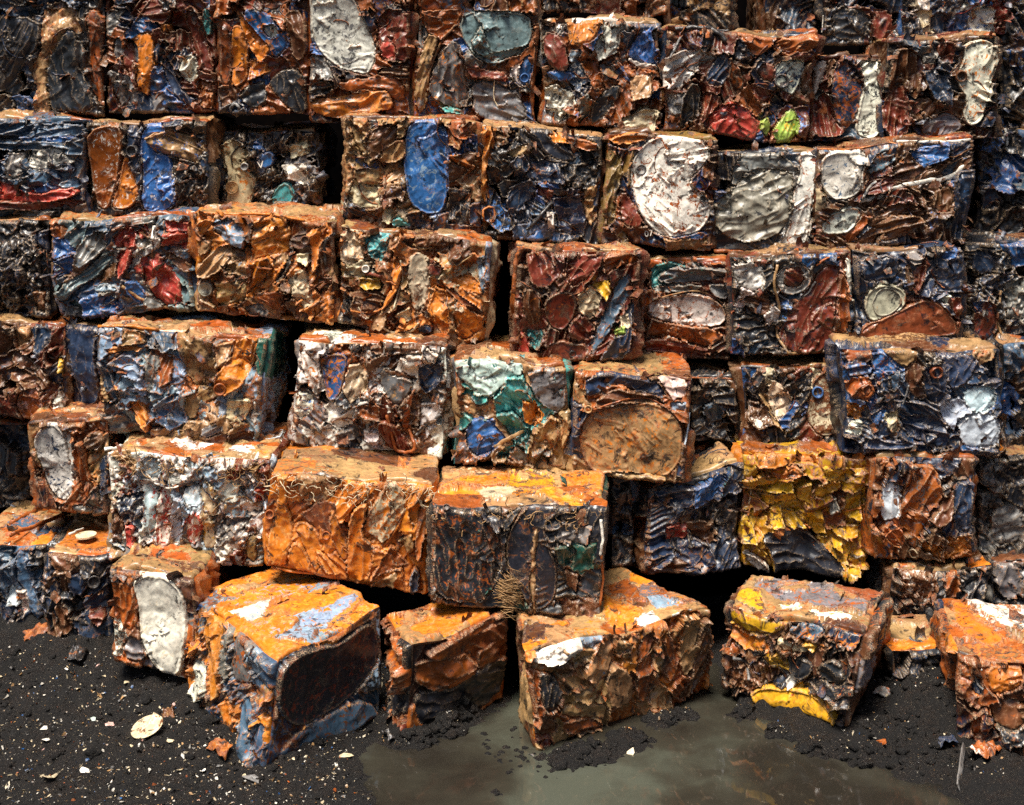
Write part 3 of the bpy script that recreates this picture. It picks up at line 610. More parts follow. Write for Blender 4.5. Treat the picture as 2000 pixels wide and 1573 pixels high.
front_bale([(943, 246), (1178, 262), (1168, 478), (939, 466)], 9.68, .8, "KNKB", "ds", .2, "black crumpled bale with an orange strip along its left edge", """
A1 d OX46 850,700 930,710 890,840 850,930 870,1030 870,1150 810,1060 830,860; p KN20 1060,740 1200,720 1330,830 1360,880 1270,900 1160,850; s OT34 1200,750 1290,735 1330,790 1230,800; d TK33 950,850 1080,800 1130,850 1020,880; s NK21 1100,900 1260,900 1290,1010 1180,1030 1060,1000
s NU21 990,1050 1100,1000 1150,1060 1100,1250 1010,1260 980,1140; s MN22 1140,1040 1230,1060 1210,1110 1150,1100; k KG31 1290,920 1480,860 1470,1040 1300,1030; s NK21 1230,1100 1380,1060 1430,1180 1400,1290 1280,1290; k TX33 1380,1040 1470,1020 1450,1250 1420,1200; s WU41 1200,1170 1250,1180 1240,1270 1200,1280
d XT34 1290,745 1480,775 1470,830 1320,800; k TX34 890,720 960,740 980,800 920,820; tube KG1 10 1110,1270 1170,1200 1230,1130; ring OX5 6 850,1170 880,1150 912,1170 905,1230 872,1250 850,1215; tube KB1 14 800,1330 860,1300 920,1300""")
front_bale([(1186, 262), (1398, 270), (1390, 488), (1173, 480)], 9.66, .8, "BXMQ", "dd", .45, "bale carrying a big white kidney shaped drum lid with a bung", """
A1 d QG33 1500,800 1600,880 1620,960 1580,1100 1560,1250 1510,1250; d MR23 1600,1080 1650,1100 1740,1280 1590,1280; d OX45 1520,765 1700,755 1760,770 1680,820 1560,810
S s TL33 1290,466 1382,462 1376,486 1300,488; s BK23 1380,285 1396,300 1390,350 1366,338; d OX45 1345,345 1362,368 1385,380 1380,400 1365,380 1348,366; l WX41 1228,330 1240,300 1262,276 1300,263 1350,266 1378,280 1382,303 1366,329 1346,347 1348,364 1374,371 1388,395 1386,420 1370,445 1342,458 1308,464 1272,455 1248,425 1232,380; text WC 17 1263,457 07; bung GT2 11 1250,336; bung KO2 6 1372,384""")
front_bale([(1396, 300), (1600, 295), (1584, 498), (1392, 486)], 9.72, .8, "KNGK", "dp", .15, "bale with a grey felt like kidney pad and a white drum slab at its right", """
S p GK20 1424,335 1438,306 1470,296 1512,300 1548,318 1562,345 1520,330 1460,330 1430,370; p FG20 1401,395 1430,365 1470,335 1520,325 1552,345 1545,385 1537,425 1524,448 1495,466 1454,473 1412,463 1394,442 1390,420; l WX42 1552,299 1598,298 1597,330 1589,370 1581,420 1574,470 1560,493 1530,495 1508,482 1530,455 1545,420 1550,370 1562,335; p GD31 1392,392 1418,380 1404,400
tube XO4 4 1395,490 1450,496 1510,494""")
front_bale([(1592, 292), (1902, 272), (1880, 478), (1590, 486)], 9.66, .8, "BMNB", "ds", .25, "long bale wound with a white strap, two white lids at its left", """
A2 l WH42 870,840 1090,820 1120,870 1080,960 1100,1050 980,1110 900,1100 850,1000; d CG33 830,1020 890,1110 860,1170 825,1180; p LO44 1130,870 1200,830 1290,870 1230,950 1110,960; d MX22 1100,1000 1250,970 1280,1040 1170,1080 1100,1070; d BM21 1310,1050 1560,870 1600,910 1480,1010 1370,1080
s UX32 1350,850 1560,800 1560,880 1430,940 1380,900; s NU31 1560,790 1690,785 1690,870 1600,900; d BM22 1090,1240 1300,1110 1420,1170 1410,1230 1200,1290; d NU32 1600,960 1720,940 1710,1200 1680,1340 1580,1340 1580,1100; d BM22 1460,1080 1590,1010 1580,1180 1480,1180; s BK22 1300,1060 1430,1090 1440,1180 1360,1100
B2 d BN22 1040,190 1200,60 1400,60 1420,110 1280,200 1080,215; s XB33 960,150 1090,40 1130,60 1020,210; l WX33 850,150 870,80 950,10 1010,-15 1090,10 1060,90 1000,140 900,160
A2 strap WA0 13 1080,1110 1200,1085 1300,1040 1450,1010 1580,990 1640,945 1730,920; strap WA0 7 1090,1080 1120,1040 1165,1000; strap WC1 8 1280,800 1440,785 1560,775 1690,790; tube OX5 6 840,825 1000,815 1090,815 1230,800 1310,820""")
front_bale(q4(1908, 258, 2080, 470), 10.3, .8, "KKNK", "ds", .1, "black bale in shadow at the right edge with pale torn shreds on top", "A2 strap WG1 9 1900,750 1880,780 1840,850; strap WG1 7 1890,740 1905,790 1905,830; tube BX3 6 1740,770 1800,760 1790,800", rf=.009)  # black palette paints the shade of the void
# --- third row
front_bale([(-90, 430), (97, 430), (104, 618), (-90, 622)], 9.6, .8, "KNKK", "ks", .1, "plain soot black bale at the left edge below the red banded bale", "B0 s BX33 200,480 270,480 270,590 220,590")
front_bale([(98, 428), (378, 424), (384, 606), (128, 620)], 9.4, .8, "HDBG", "ds", .25, "bale of blue, grey and bright red crumpled drums with white shreds", """
B0 s UL32 290,190 350,170 430,240 370,280 300,330; s UX32 300,320 380,280 440,250 430,380 350,390 290,360; d GH32 440,190 570,120 620,170 560,280 440,360; d DG22 330,500 440,390 600,260 650,240 620,340 450,460 380,530; s RP21 630,180 720,110 770,160 770,230 700,240 650,230; s RM21 760,150 820,110 840,170 800,190
s RP21 920,170 1080,150 1075,250 1000,240 920,240; s RM21 920,100 1070,100 1070,150 930,160; s RP32 670,260 750,240 740,350 690,410 670,340; s RM21 810,290 890,280 1000,380 1030,430 1040,560 940,570 880,530 820,420; s RM11 765,350 830,340 820,390 770,390; k WC21 760,270 860,230 870,120 890,190 920,200 900,260 800,310 740,380 740,330
s UX32 470,510 540,480 690,510 720,570 640,610 480,610; s UH21 730,420 800,440 830,520 780,560 740,500; d LU32 540,430 700,440 700,470 560,480; k GW41 370,560 450,560 450,620 380,610; d BX33 900,260 1080,310 1085,400 960,320; s HU31 290,390 420,390 330,470 300,440; d XT34 300,100 370,110 360,190 310,170
tube TX3 9 720,440 800,520 930,580 1050,590; strap WC0 9 865,130 870,190 850,230 780,260 765,300; strap WC0 7 910,200 870,250 800,260""")
front_bale([(382, 412), (656, 432), (652, 632), (386, 606)], 9.3, .8, "TXOB", "ds", .5, "orange and tan bale with a round can end low on its left", """
B0 s LO43 1190,90 1320,70 1380,170 1370,240 1270,200 1200,140; s OK34 1420,90 1560,60 1620,130 1610,260 1420,300 1410,200; d OX35 1100,80 1200,70 1180,130 1110,180; d TG32 1140,300 1250,210 1320,230 1280,330 1180,400 1100,400; s TL32 1240,330 1380,300 1400,390 1290,380; s TO33 1210,430 1390,400 1380,540 1220,560
p BT32 1100,420 1200,410 1200,520 1110,500; d TX33 1110,510 1200,550 1210,600 1110,590; d OX45 1420,300 1530,280 1500,400 1400,480 1380,520 1420,400; d OX45 1500,420 1620,280 1610,360 1500,470 1420,500; d KB23 1620,170 1650,280 1560,440 1530,440 1620,280; s XM34 1430,490 1590,470 1590,600 1520,580
s CO33 1620,400 1700,340 1740,450 1760,540 1700,570 1640,500; s CL21 1660,270 1730,250 1720,330 1660,300; d OX45 1700,140 1840,80 1865,150 1780,200 1780,360 1740,350 1740,220; k OT35 1760,560 1855,440 1855,600 1820,650 1760,640; k GB33 1370,570 1450,540 1510,600 1480,650 1400,640; p TX34 1100,200 1190,180 1180,250 1110,290
disc FT2 40 1155,465; tube KN0 9 1860,150 1820,200 1815,330; bung BX4 26 1710,180; tube OX4 8 1090,45 1300,50 1500,65 1700,80""")
front_bale([(666, 442), (962, 474), (940, 692), (662, 626)], 9.33, .8, "TOXC", "sdk", .5, "ochre bale of pipes and torn orange sheets with a grey frill at upper left", """
B1 k CS33 60,130 170,110 160,200 180,290 100,330 40,300; k ET33 160,180 320,140 310,230 280,300 200,280; s YB33 100,400 170,390 260,400 260,450 170,460; d BM22 60,480 160,460 290,470 280,560 200,600 130,650; p CO34 420,300 480,260 530,310 540,420 500,560 460,610 410,540; d OC34 300,310 360,250 390,330 370,430 300,540 260,570 280,500 340,440
k BT34 380,190 680,170 640,280 520,260 440,240; p MX23 520,340 610,320 610,400 540,400; s OY35 650,420 760,370 830,450 820,500 700,450; s OX25 700,450 820,530 820,680 740,760 690,740 660,620; s OX25 510,580 560,460 620,480 640,700 610,740 550,640; d XO35 620,450 830,580 820,620 620,490; d OX35 240,660 300,700 440,700 470,640 490,700 400,740 290,730
s CO33 330,600 420,560 430,640 380,660; p NM21 460,680 540,670 550,720 470,720; s BX34 650,190 760,190 780,260 700,340 650,300; s LX32 800,300 840,280 860,420 830,500; d LU32 840,220 920,200 890,420 860,480; k KG31 20,480 90,500 110,650 200,660 190,710 30,680
bung WG1 22 185,340; tube MX3 10 180,372 270,372; tube TC2 8 450,220 500,250 560,240; tube CT2 5 330,560 350,480 385,400 380,300; tube TC2 4 700,330 780,275; tube CO3 6 250,640 330,700 430,705 470,650""")
front_bale([(1009, 486), (1248, 493), (1234, 706), (1006, 698)], 9.2, .8, "MXMB", "ds", .5, "dark red rusted bale at the middle with a cream wedge and diagonal slate strip", """
B1 d MB22 1070,250 1280,250 1300,320 1240,400 1180,450 1120,440 1060,330; d MB22 1300,270 1480,270 1490,350 1420,380 1350,460 1290,390; d XM33 1490,300 1560,260 1690,290 1690,330 1560,350 1510,400; l MO34 1180,520 1230,470 1320,460 1370,510 1360,600 1300,680 1230,680 1190,620; s CK32 1370,490 1440,440 1500,500 1480,600 1420,640 1380,590
s YO34 1430,440 1530,420 1550,500 1530,540 1470,480; p HX34 1580,400 1650,390 1660,470 1640,560 1540,700 1430,850 1440,750 1480,640 1560,540; d NM22 1680,500 1640,620 1500,820 1480,870 1600,880 1660,800 1670,600; s VY42 1560,700 1630,670 1620,720 1570,740; s CW21 1600,630 1650,620 1650,690 1610,680; k EG33 1080,690 1180,680 1140,780 1090,800
l MT33 1150,850 1190,760 1280,730 1310,760 1400,760 1420,820 1400,870 1280,880 1190,870; p RX33 1030,700 1070,720 1100,830 1070,860 1030,840; d BO34 1060,460 1150,450 1170,560 1150,650 1080,660; d MX23 1300,660 1400,600 1470,680 1460,740 1330,750; bung KM2 20 1335,820
tube XO5 14 1040,230 1000,300 990,400 1010,490; tube BX4 10 1050,230 1030,330 1030,420""")
front_bale(q4(1246, 510, 1424, 700), 9.6, .8, "MXGB", "d", .4, "recessed bale with a turquoise corner above a rusty white drum", """
S s EL22 1272,525 1300,515 1345,520 1370,530 1330,545 1290,560 1270,570; l WX44 1262,590 1300,580 1345,570 1390,580 1415,605 1415,635 1360,640 1300,632 1262,618; d XW34 1248,622 1300,632 1400,640 1415,655 1380,675 1300,670 1248,650; d MX23 1250,660 1350,670 1410,680 1380,698 1250,690
B2 d GE32 -60,430 0,370 100,340 250,350 350,350 340,400 200,430 60,440; d GB22 220,440 350,440 350,530 270,520; d GK22 -80,470 60,450 200,440 180,480 -60,500; tube TX4 4 -80,540 100,480 230,490 330,560""")
front_bale([(1430, 502), (1666, 490), (1654, 690), (1426, 692)], 9.4, .8, "KKNM", "ds", .2, "black bale with a round tin end and a dark maroon pad", """
B2 s WK41 390,330 480,300 550,340 540,430 480,470 410,440 380,390; s WG32 370,560 420,450 500,480 490,530 400,580; l GW43 625,350 700,312 790,335 820,400 790,470 690,510 625,480 600,420; p MX33 650,360 740,335 775,400 740,460 650,455; p MN34 640,650 700,560 800,450 850,350 970,320 980,400 930,600 920,760 850,830 720,840 640,780 610,700
d KN10 350,600 480,610 560,680 550,760 400,760 345,700; s WT33 520,600 580,540 620,580 600,650 560,660; d BK22 400,500 560,480 580,560 500,620; d XO35 985,310 1005,500 985,760 940,760 950,500; p WC21 1005,300 1045,300 1045,540 1010,560; d GK22 560,780 700,830 660,850 560,810
tube TG2 8 620,320 590,430 620,560 610,700 660,800 750,850; tube GT2 6 600,480 690,530 780,500 830,420; tube XB3 6 840,330 900,290 980,290""")
front_bale([(1669, 488), (1878, 482), (1870, 668), (1661, 670)], 9.4, .8, "NKNM", "ds", .2, "navy bale with a beige tin end resting on a brick red half lid", """
B2 p NK20 1070,290 1300,250 1310,380 1180,400 1080,420; s NK21 1390,500 1490,320 1500,440 1460,510; s NK20 1500,270 1640,240 1640,480 1490,490 1500,400; s UN21 1540,260 1620,245 1600,300 1530,300; d BX33 1330,320 1360,320 1360,470 1330,460; d GK21 1330,260 1420,250 1430,310 1360,320; d MN22 1370,330 1470,330 1400,460 1370,480; s MX33 1530,520 1630,510 1620,640 1590,620
l FT21 1085,520 1130,440 1220,412 1310,450 1335,530 1250,605 1120,645 1085,590; l IX23 1055,740 1080,660 1200,600 1400,520 1480,530 1580,620 1620,710 1540,740 1200,760; s WC10 1510,500 1560,500 1540,550 1515,540; s WC10 1330,520 1370,470 1370,510 1340,530; ring FT2 4 1130,530 1165,465 1220,445 1280,475 1290,530 1230,580 1160,595; strap CO3 5 1060,748 1200,765 1400,770 1560,760""")
front_bale(q4(1880, 470, 2090, 662), 9.75, .8, "KNKG", "dk", .1, "dim bale at the right edge with a maroon lens and frayed grey wires", """
B2 p MN42 1690,540 1790,510 1830,600 1810,730 1720,740 1700,650; p NK10 1690,240 1830,230 1840,360 1700,380; s UN31 1685,540 1735,520 1735,580 1700,590; k GC31 1870,420 2000,400 2000,640 1880,620; s YO23 1820,230 1870,230 1850,265; tube TC2 7 1850,460 1840,640 1870,730; tube GC1 5 1730,420 1800,500 1850,520""")
# --- fourth row
front_bale(q4(-70, 632, 128, 818), 9.3, .8, "BBNM", "sd", .3, "brown bale at the left edge with a pinkish worn drum end at its foot", """
B0 d NK20 160,680 290,670 280,780 200,860 200,740; s TB33 80,700 160,680 180,750 100,800; d BM22 80,800 180,850 250,920 90,900; d BM22 80,930 260,940 240,990 90,980; l XP43 90,1120 130,1030 220,1000 260,1060 260,1180 140,1200; s WK42 300,1080 360,1010 360,1130 310,1150; s YK42 330,840 365,880 360,960 340,900""")
front_bale([(120, 634), (206, 640), (212, 800), (145, 796)], 9.38, .7, "NNHK", "ps", .05, "narrow navy bale squeezed in beside the big blue and orange bale", "B0 p NH31 350,680 480,670 540,700 550,900 560,1090 480,1140 430,1050 410,880")
front_bale([(188, 640), (520, 662), (505, 876), (212, 846)], 9.0, .8, "LTXHG", "dss", .4, "big bale of bluish crumpled drums with an orange folded cone and a pipe socket", """
B0 s LO42 530,680 630,670 650,750 560,720; s TO34 680,690 800,700 810,780 680,790; d OX45 600,790 790,800 780,830 620,830; d LO43 610,880 720,830 800,900 810,990 730,960 640,910; s LU32 640,930 750,960 780,1020 690,1030 640,990; d HO33 560,850 620,920 660,1010 690,1100 640,1120 590,1000; d GX33 820,820 900,850 880,960 860,1060 820,980
s TC33 980,720 1030,690 1180,720 1190,850 1220,930 1200,1020 1080,1000 1030,900; s OX25 1300,760 1390,730 1410,900 1360,1000 1270,1050 1210,990 1220,930 1290,840; s TO33 1190,770 1290,760 1280,840 1220,900; d OX45 1390,730 1430,780 1410,900 1400,930; p JN20 1420,770 1440,730 1480,720 1480,850 1480,960 1460,960 1430,920; s LO43 970,830 1030,880 1050,960 1010,1040 960,990
d HX32 870,1100 980,1040 1010,1060 960,1130 860,1170; s OX35 690,1100 800,1110 840,1180 830,1270 760,1200; s HX32 880,1130 1000,1080 1050,1200 960,1250 880,1200; p TG32 1040,1050 1110,1020 1130,1100 1080,1200 1030,1140; s TW33 1150,1100 1230,1080 1220,1180 1180,1200; s CB33 1280,1080 1400,1070 1400,1130 1340,1220 1260,1170; s WC21 1390,1200 1430,1080 1440,1150 1420,1230
d GT22 1130,1220 1250,1200 1240,1280 1130,1280; C0 p TG22 930,150 960,110 1120,80 1120,170 930,170; d BK23 1140,130 1420,100 1420,200 1200,190; B0 p OY35 1010,660 1130,600 1220,650 1200,720 1030,700; Rp JN20 1440,720 1570,700 1570,850 1540,960 1480,980 1450,900
bung XO5 36 1245,1005; tube OX4 9 530,670 700,660 880,640""", rs=.009)
front_bale([(584, 664), (878, 676), (864, 895), (574, 868)], 9.0, .8, "WGXKB", "sdk", .35, "bale with a blue, white and rust flaking drum at its upper left", """
B0 p WO44 1690,800 1780,840 1790,1060 1740,1030 1690,920; l UO55 1790,820 1950,820 1940,900 1900,1060 1830,1085 1790,900; s WU42 1650,1030 1740,1050 1750,1120 1680,1200 1650,1130; B1 s CW33 100,890 200,880 190,1030 100,1100 60,1000; s XO25 130,1110 270,1100 280,1200 150,1180; p GT32 270,910 320,900 470,980 390,1110 340,1120 270,1000; d BX33 290,905 480,965 460,1000 300,930
d MX23 280,1020 340,1130 360,1290 300,1290 260,1150; d XM34 470,1010 430,1120 440,1290 390,1290 390,1130; d TX33 -150,730 200,755 210,790 -150,770; d BX34 210,770 500,780 590,820 480,840 230,830; s WG43 500,790 600,830 560,930 510,880; s NG32 480,900 620,870 600,1000 520,1060 480,1000; k WK42 490,1120 600,1100 580,1230 480,1260
C1 s WP32 180,110 270,130 250,220 180,170; s PX33 20,190 100,180 90,215; d MB22 240,60 320,50 460,220 420,250 340,240; s GD21 20,110 120,100 130,160 50,170; k WX32 C1 B0; tube XM4 9 310,20 340,150 360,230 430,240 460,200 430,120; tube GN1 8 600,20 530,90 470,150""".replace("k WX32 C1 B0; ", ""))
front_bale([(893, 706), (1112, 716), (1106, 918), (888, 906)], 8.93, .8, "TEGX", "ds", .3, "bale with a mint sheet, turquoise crumple and blue dome", """
B1 p SG31 690,880 800,850 1060,880 1090,930 1000,1000 920,1040 860,1100 760,1020 700,940; p GK42 1100,910 1300,890 1300,1060 1280,1150 1190,1130 1110,1040; s ES21 970,980 1070,960 1110,1080 1150,1170 1090,1240 1010,1220 890,1180 890,1090 960,1030; s OT33 1050,1090 1130,1090 1150,1170 1090,1230 1050,1200; s TO34 680,1070 750,1060 830,1170 770,1180 690,1140; d ET32 690,1160 770,1190 720,1260 690,1250
C1 p UH31 720,100 790,50 860,60 910,130 960,170 860,260 780,270 730,180; s EL22 890,40 1000,20 1070,110 1080,240 1000,210 930,110; s TX34 1080,220 1130,100 1200,20 1250,50 1230,200 1180,330 1090,300; d TO33 1260,60 1300,20 1295,150 1270,250 1250,180; k BK23 760,290 1060,280 1060,320 800,320; d JE21 1220,50 1260,40 1250,110
strap TB2 11 890,220 960,170 1050,125; tube CO3 4 900,1090 960,1020 1060,985; tube XO4 4 1060,990 1150,1160""")
front_bale([(1123, 726), (1350, 738), (1338, 945), (1116, 926)], 8.88, .8, "NBTX", "d", .4, "bale with a large tan drum lid under swept navy folds and a pink scrap", """
B1 d NL21 1400,950 1700,940 1820,1000 1870,1090 1700,1030 1560,1000 1440,1080 1400,1040; d BN22 1440,1110 1560,1020 1700,1040 1870,1100 1800,1130 1650,1090 1500,1140; d TX33 1340,960 1400,960 1400,1080 1450,1120 1380,1120 1340,1060; p XO34 1360,930 1400,930 1400,1040 1360,1020; s OY45 1640,910 1900,915 1985,940 1900,960 1700,940; s PW32 1800,970 1920,940 1980,990 1960,1060 1900,1090 1850,1030; s LW22 1880,1100 1970,1090 1960,1140 1890,1140
S l TO44 1133,838 1140,813 1168,802 1228,785 1273,785 1315,802 1334,834 1334,880 1326,905 1303,930 1262,938 1210,923 1158,927 1137,895 1130,860; C1 d TO33 1470,375 1600,335 1800,365 1870,375 1800,410 1600,385; strap AL1 5 1980,0 1975,120 1950,230; B1 bung TY2 22 1420,1130; tube XO4 5 1450,1135 1600,1085 1750,1080 1880,1130""", amp=.8, deco=.3)
front_bale(q4(1352, 738, 1444, 862), 9.4, .8, "KBKK", "sd", .2, "small nearly black bale with a crumpled slate sheet, right of the tan lid", "B2 s HL31 230,1110 300,1090 350,1120 320,1190 270,1230 220,1170; tube WG1 5 370,1130 335,1190; tube XT4 6 130,910 250,930 380,960")
front_bale(q4(1450, 716, 1645, 880), 9.3, .8, "KBMK", "ds", .25, "shaded bale with cream wedges and a speckled drum end with a blue bung", """
B2 s CW21 570,960 640,990 690,1090 660,1150 610,1190 560,1100; s CW21 540,930 600,930 580,1000 550,990; d TG22 490,1030 550,1060 600,1180 660,1260 560,1180; s KN11 650,1000 800,920 800,1000 700,1080; l CB64 770,1130 800,1000 860,920 960,920 970,1150 940,1280 850,1290 790,1220; s MX22 700,940 780,900 800,930 720,980; k BW43 450,1090 550,1110 590,1200 500,1240 450,1200
bung UK1 33 835,1040; tube GK1 7 390,830 470,870 560,910""")
front_bale([(1646, 682), (1955, 684), (1948, 890), (1646, 880)], 8.98, .8, "NKNB", "dd", .15, "bale of black draped sheet with silvery white bags at its right", """
B2 d XO35 1000,800 1170,800 1150,880 1020,870; d UX43 1000,880 1080,850 1160,900 1130,940 1020,960; s UX43 1170,830 1230,820 1310,920 1240,960 1170,980 1160,880; d XO35 1000,960 1130,940 1160,1060 1080,1080 1000,1060; s UX32 1090,1080 1170,1020 1150,1100 1120,1150; k OC34 1000,1100 1100,1090 1080,1180 1000,1190; d BM11 1340,900 1430,860 1420,980 1440,1080 1370,1080 1330,1000
p NH20 1450,880 1560,860 1560,1000 1530,1080 1470,1110 1420,1040 1430,940; p NK20 1510,820 1620,800 1740,860 1700,940 1640,990 1560,1010 1560,880; d NH20 1670,950 1770,920 1830,990 1660,990; d TW33 1200,800 1420,800 1400,850 1330,910 1250,840; k TX34 1730,830 1850,805 1850,860 1760,900; p AW11 1650,1020 1810,1000 1830,1060 1800,1140 1680,1150 1640,1080; s AW11 1500,1110 1620,1050 1680,1140 1600,1170 1590,1250 1530,1180
d NK10 1230,1080 1440,1100 1500,1130 1550,1260 1460,1290 1330,1290; d HN21 1250,940 1310,920 1300,1000 1240,1040; C2 p AW11 1620,30 1780,0 1840,60 1845,180 1780,200 1660,190 1610,120; d NK10 1080,220 1130,120 1250,180 1400,170 1560,230 1430,250 1200,230; d NK10 1290,30 1500,20 1580,140 1540,210 1400,160 1310,130; k CK42 1200,30 1260,10 1290,100 1270,150 1220,100; d WT33 1000,60 1080,50 1070,140 1000,130; p UE21 1140,10 1200,0 1180,70 1150,90; d NE10 1560,230 1680,200 1830,200 1830,250 1650,245
B2 bung IX4 36 1503,915; ring XO4 7 1085,1000 1120,985 1135,1020 1105,1055 1080,1035; tube GN1 5 1340,1000 1300,1100 1270,1180""", amp=.85, deco=.35)
front_bale(q4(1957, 672, 2120, 888), 9.4, .8, "KKNB", "ds", .1, "black sliver of a bale at the right edge beside the silvery bags", rf=.010)
# --- fifth row
front_bale(q4(-150, 826, 64, 990), 9.9, .6, "KKKN", "ds", .05, "black bale deep in shadow left of the white speckled drum end", rf=.012)  # added bale, its black palette stands for shade in the recess
front_bale([(52, 826), (212, 818), (214, 1002), (74, 992)], 8.95, .75, "XBTK", "ds", .5, "bale with a tall white speckled drum end at the far left", """
C0 l WN41 190,170 240,90 310,65 360,100 400,200 420,330 420,430 390,500 340,500 280,440 230,330; p WX44 360,100 400,130 440,300 430,420 400,330 380,200; d XC34 415,190 480,150 490,330 530,420 530,510 490,510 450,400 420,280; d BX33 480,120 600,130 560,220 500,200; p TX33 490,260 560,230 560,280 500,310; p NH20 555,270 600,250 600,400 580,520 560,430
p GW42 400,520 500,500 550,540 520,565 430,560; p BH32 350,80 440,60 440,110 370,110""")
bale44 = front_bale([(216, 888), (532, 894), (516, 1104), (216, 1090)], 8.6, .8, "WAGLTMN", "kkd", .25, "bale of flattened tin cans in red, white and blue stripes", """
C0 d AR42 790,430 870,430 880,560 880,700 820,740 810,560; d WR52 880,430 940,430 970,570 950,700 920,800 880,730; d AW42 1020,440 1100,400 1140,470 1130,560 1050,560; d RW52 1040,560 1130,560 1120,740 1050,750; d CY42 1120,390 1200,380 1210,520 1220,640 1220,760 1130,760 1140,600; s WC21 1190,480 1260,390 1340,420 1320,490 1220,500; s RM21 710,640 760,650 760,760 720,760
k RM32 1430,430 1480,430 1480,520 1440,500; s YO22 1340,310 1370,310 1370,350 1340,350; k MR33 1290,310 1340,310 1340,370 1290,360; k AT42 770,280 900,280 900,400 780,400; d WR42 910,270 950,260 950,400 920,400; k GW42 1180,570 1400,600 1350,700 1220,760; p QG31 1370,690 1440,680 1440,850 1390,820; k BM33 620,560 700,580 700,760 625,750; s MX33 820,730 880,790 910,840 840,820
k NW42 640,480 800,470 800,600 700,640; d AN42 960,480 1020,480 1020,760 960,720; k WT42 1040,760 1140,770 1130,840 1040,840; To OX45 600,230 1500,230 1500,180 720,180""".replace("To OX45 600,230 1500,230 1500,180 720,180", ""), cs=.065, rt=.009)
bale45 = front_bale([(528, 924), (846, 946), (830, 1164), (518, 1106)], 8.42, .8, "OXOO", "p", .55, "orange rusted bale of flattened drums with a bottle shaped fold", """
C0 p OX35 1540,330 1610,300 1600,520 1640,620 1650,720 1610,840 1590,880 1500,860 1500,760 1540,620 1560,500; p OT35 1650,640 1760,650 1810,750 1810,880 1770,900 1740,850 1690,740; p OX35 1600,860 1650,730 1720,800 1750,900 1690,910; k TB34 1640,300 1880,300 1900,400 1840,500 1760,540 1680,520 1650,420
C1 p OC43 10,500 100,380 220,370 250,420 190,480 110,560 60,640 30,580; p OX25 0,530 60,650 100,720 90,860 40,800 0,680; p CO54 200,560 320,370 390,460 410,540 380,640 310,760 240,700 180,660; p OY35 110,560 185,500 200,560 170,690 250,760 230,860 190,950 90,960 80,900 100,760; s XO35 210,940 340,760 430,880 320,900; s TC33 190,990 350,910 370,930 340,1000 220,1010; s TX33 370,740 450,690 470,770 440,820
d OX45 410,480 530,370 540,450 500,520 480,640 430,620; d XO35 470,560 535,480 520,800 480,860; d OY45 390,380 500,350 540,380 440,430; d NK21 430,920 480,870 490,990 440,1030; d OX35 -80,760 60,900 0,920 -80,860; bung XK4 26 -335,580; bung XK4 24 -20,700; tube OX5 7 430,430 380,640 300,760 230,830; tube OT4 8 -340,880 -240,930 -110,930""", rt=.009, amp=.9, deco=.2, cs=.19)
bale46 = front_bale([(848, 986), (1188, 990), (1174, 1214), (842, 1172)], 8.28, .75, "KBKJ", "pd", .25, "black bale of flattened drums with a bright ochre top", """
C1 p KX43 600,510 690,490 790,530 900,640 950,730 940,900 890,1040 760,1060 640,1030 570,960 570,600; l KB43 960,740 1000,620 1100,520 1220,530 1280,580 1170,640 1220,780 1270,900 1260,1040 1180,1120 1100,1120 1060,1000 970,860; d KB21 840,510 950,510 940,580 850,550; p KB21 950,590 1080,530 1000,620 950,680; p TK32 1105,680 1150,660 1130,800 1140,1120 1110,1120
k GT33 1270,640 1440,650 1420,740 1240,720; s JK21 1230,750 1330,750 1330,870 1260,860; s JN21 1340,750 1470,740 1460,880 1380,920 1340,890; s BX33 1300,890 1380,920 1370,1010 1320,980; k BG33 1260,1060 1400,1040 1480,1060 1470,1160 1300,1170; p KB21 1290,590 1420,600 1420,650 1300,640; d KT32 1060,1080 1100,1140 1200,1140 1220,1165 1080,1165
Ts OY55 600,470 700,400 820,370 980,370 960,430 800,440; Ts YO45 980,360 1200,380 1250,450 1100,460 960,440; Ts OT45 1250,380 1400,390 1520,400 1500,480 1400,520 1280,470; Ts TC44 640,350 760,340 900,350 860,390 720,400; Ts CY33 800,450 950,440 1080,460 1000,490 860,490; Ts OY55 1100,460 1260,470 1400,520 1460,560 1300,560 1150,500
strap WB2 8 1495,600 1500,720 1490,800; strap XB3 7 1500,800 1505,950 1490,1080; bung BK3 20 640,540; tube BK2 8 960,900 1060,1060 1110,1130 1210,1160""", rt=.007, amp=.9, deco=.3, cs=.17)
front_bale(q4(1192, 925, 1234, 1105), 9.05, .6, "KNHK", "sk", .1, "thin dark blue bale wedged behind the ochre topped bale", rf=.010)
front_bale([(1262, 955), (1442, 902), (1444, 1110), (1266, 1122)], 8.95, .8, "KKBN", "ds", .15, "dark bale with a brown top and a bright blue sheet under its edge", """
S s UE20 1345,948 1390,926 1440,906 1440,945 1400,965 1345,985; s NU20 1270,958 1345,945 1345,985 1290,985; C2 k RK32 0,640 120,620 130,700 20,720; Ts MX23 1345,850 1445,895 1440,905 1345,935; tube TC2 4 270,300 330,290 400,255""", yaw=.12)  # black front paints the shade of the hollow below
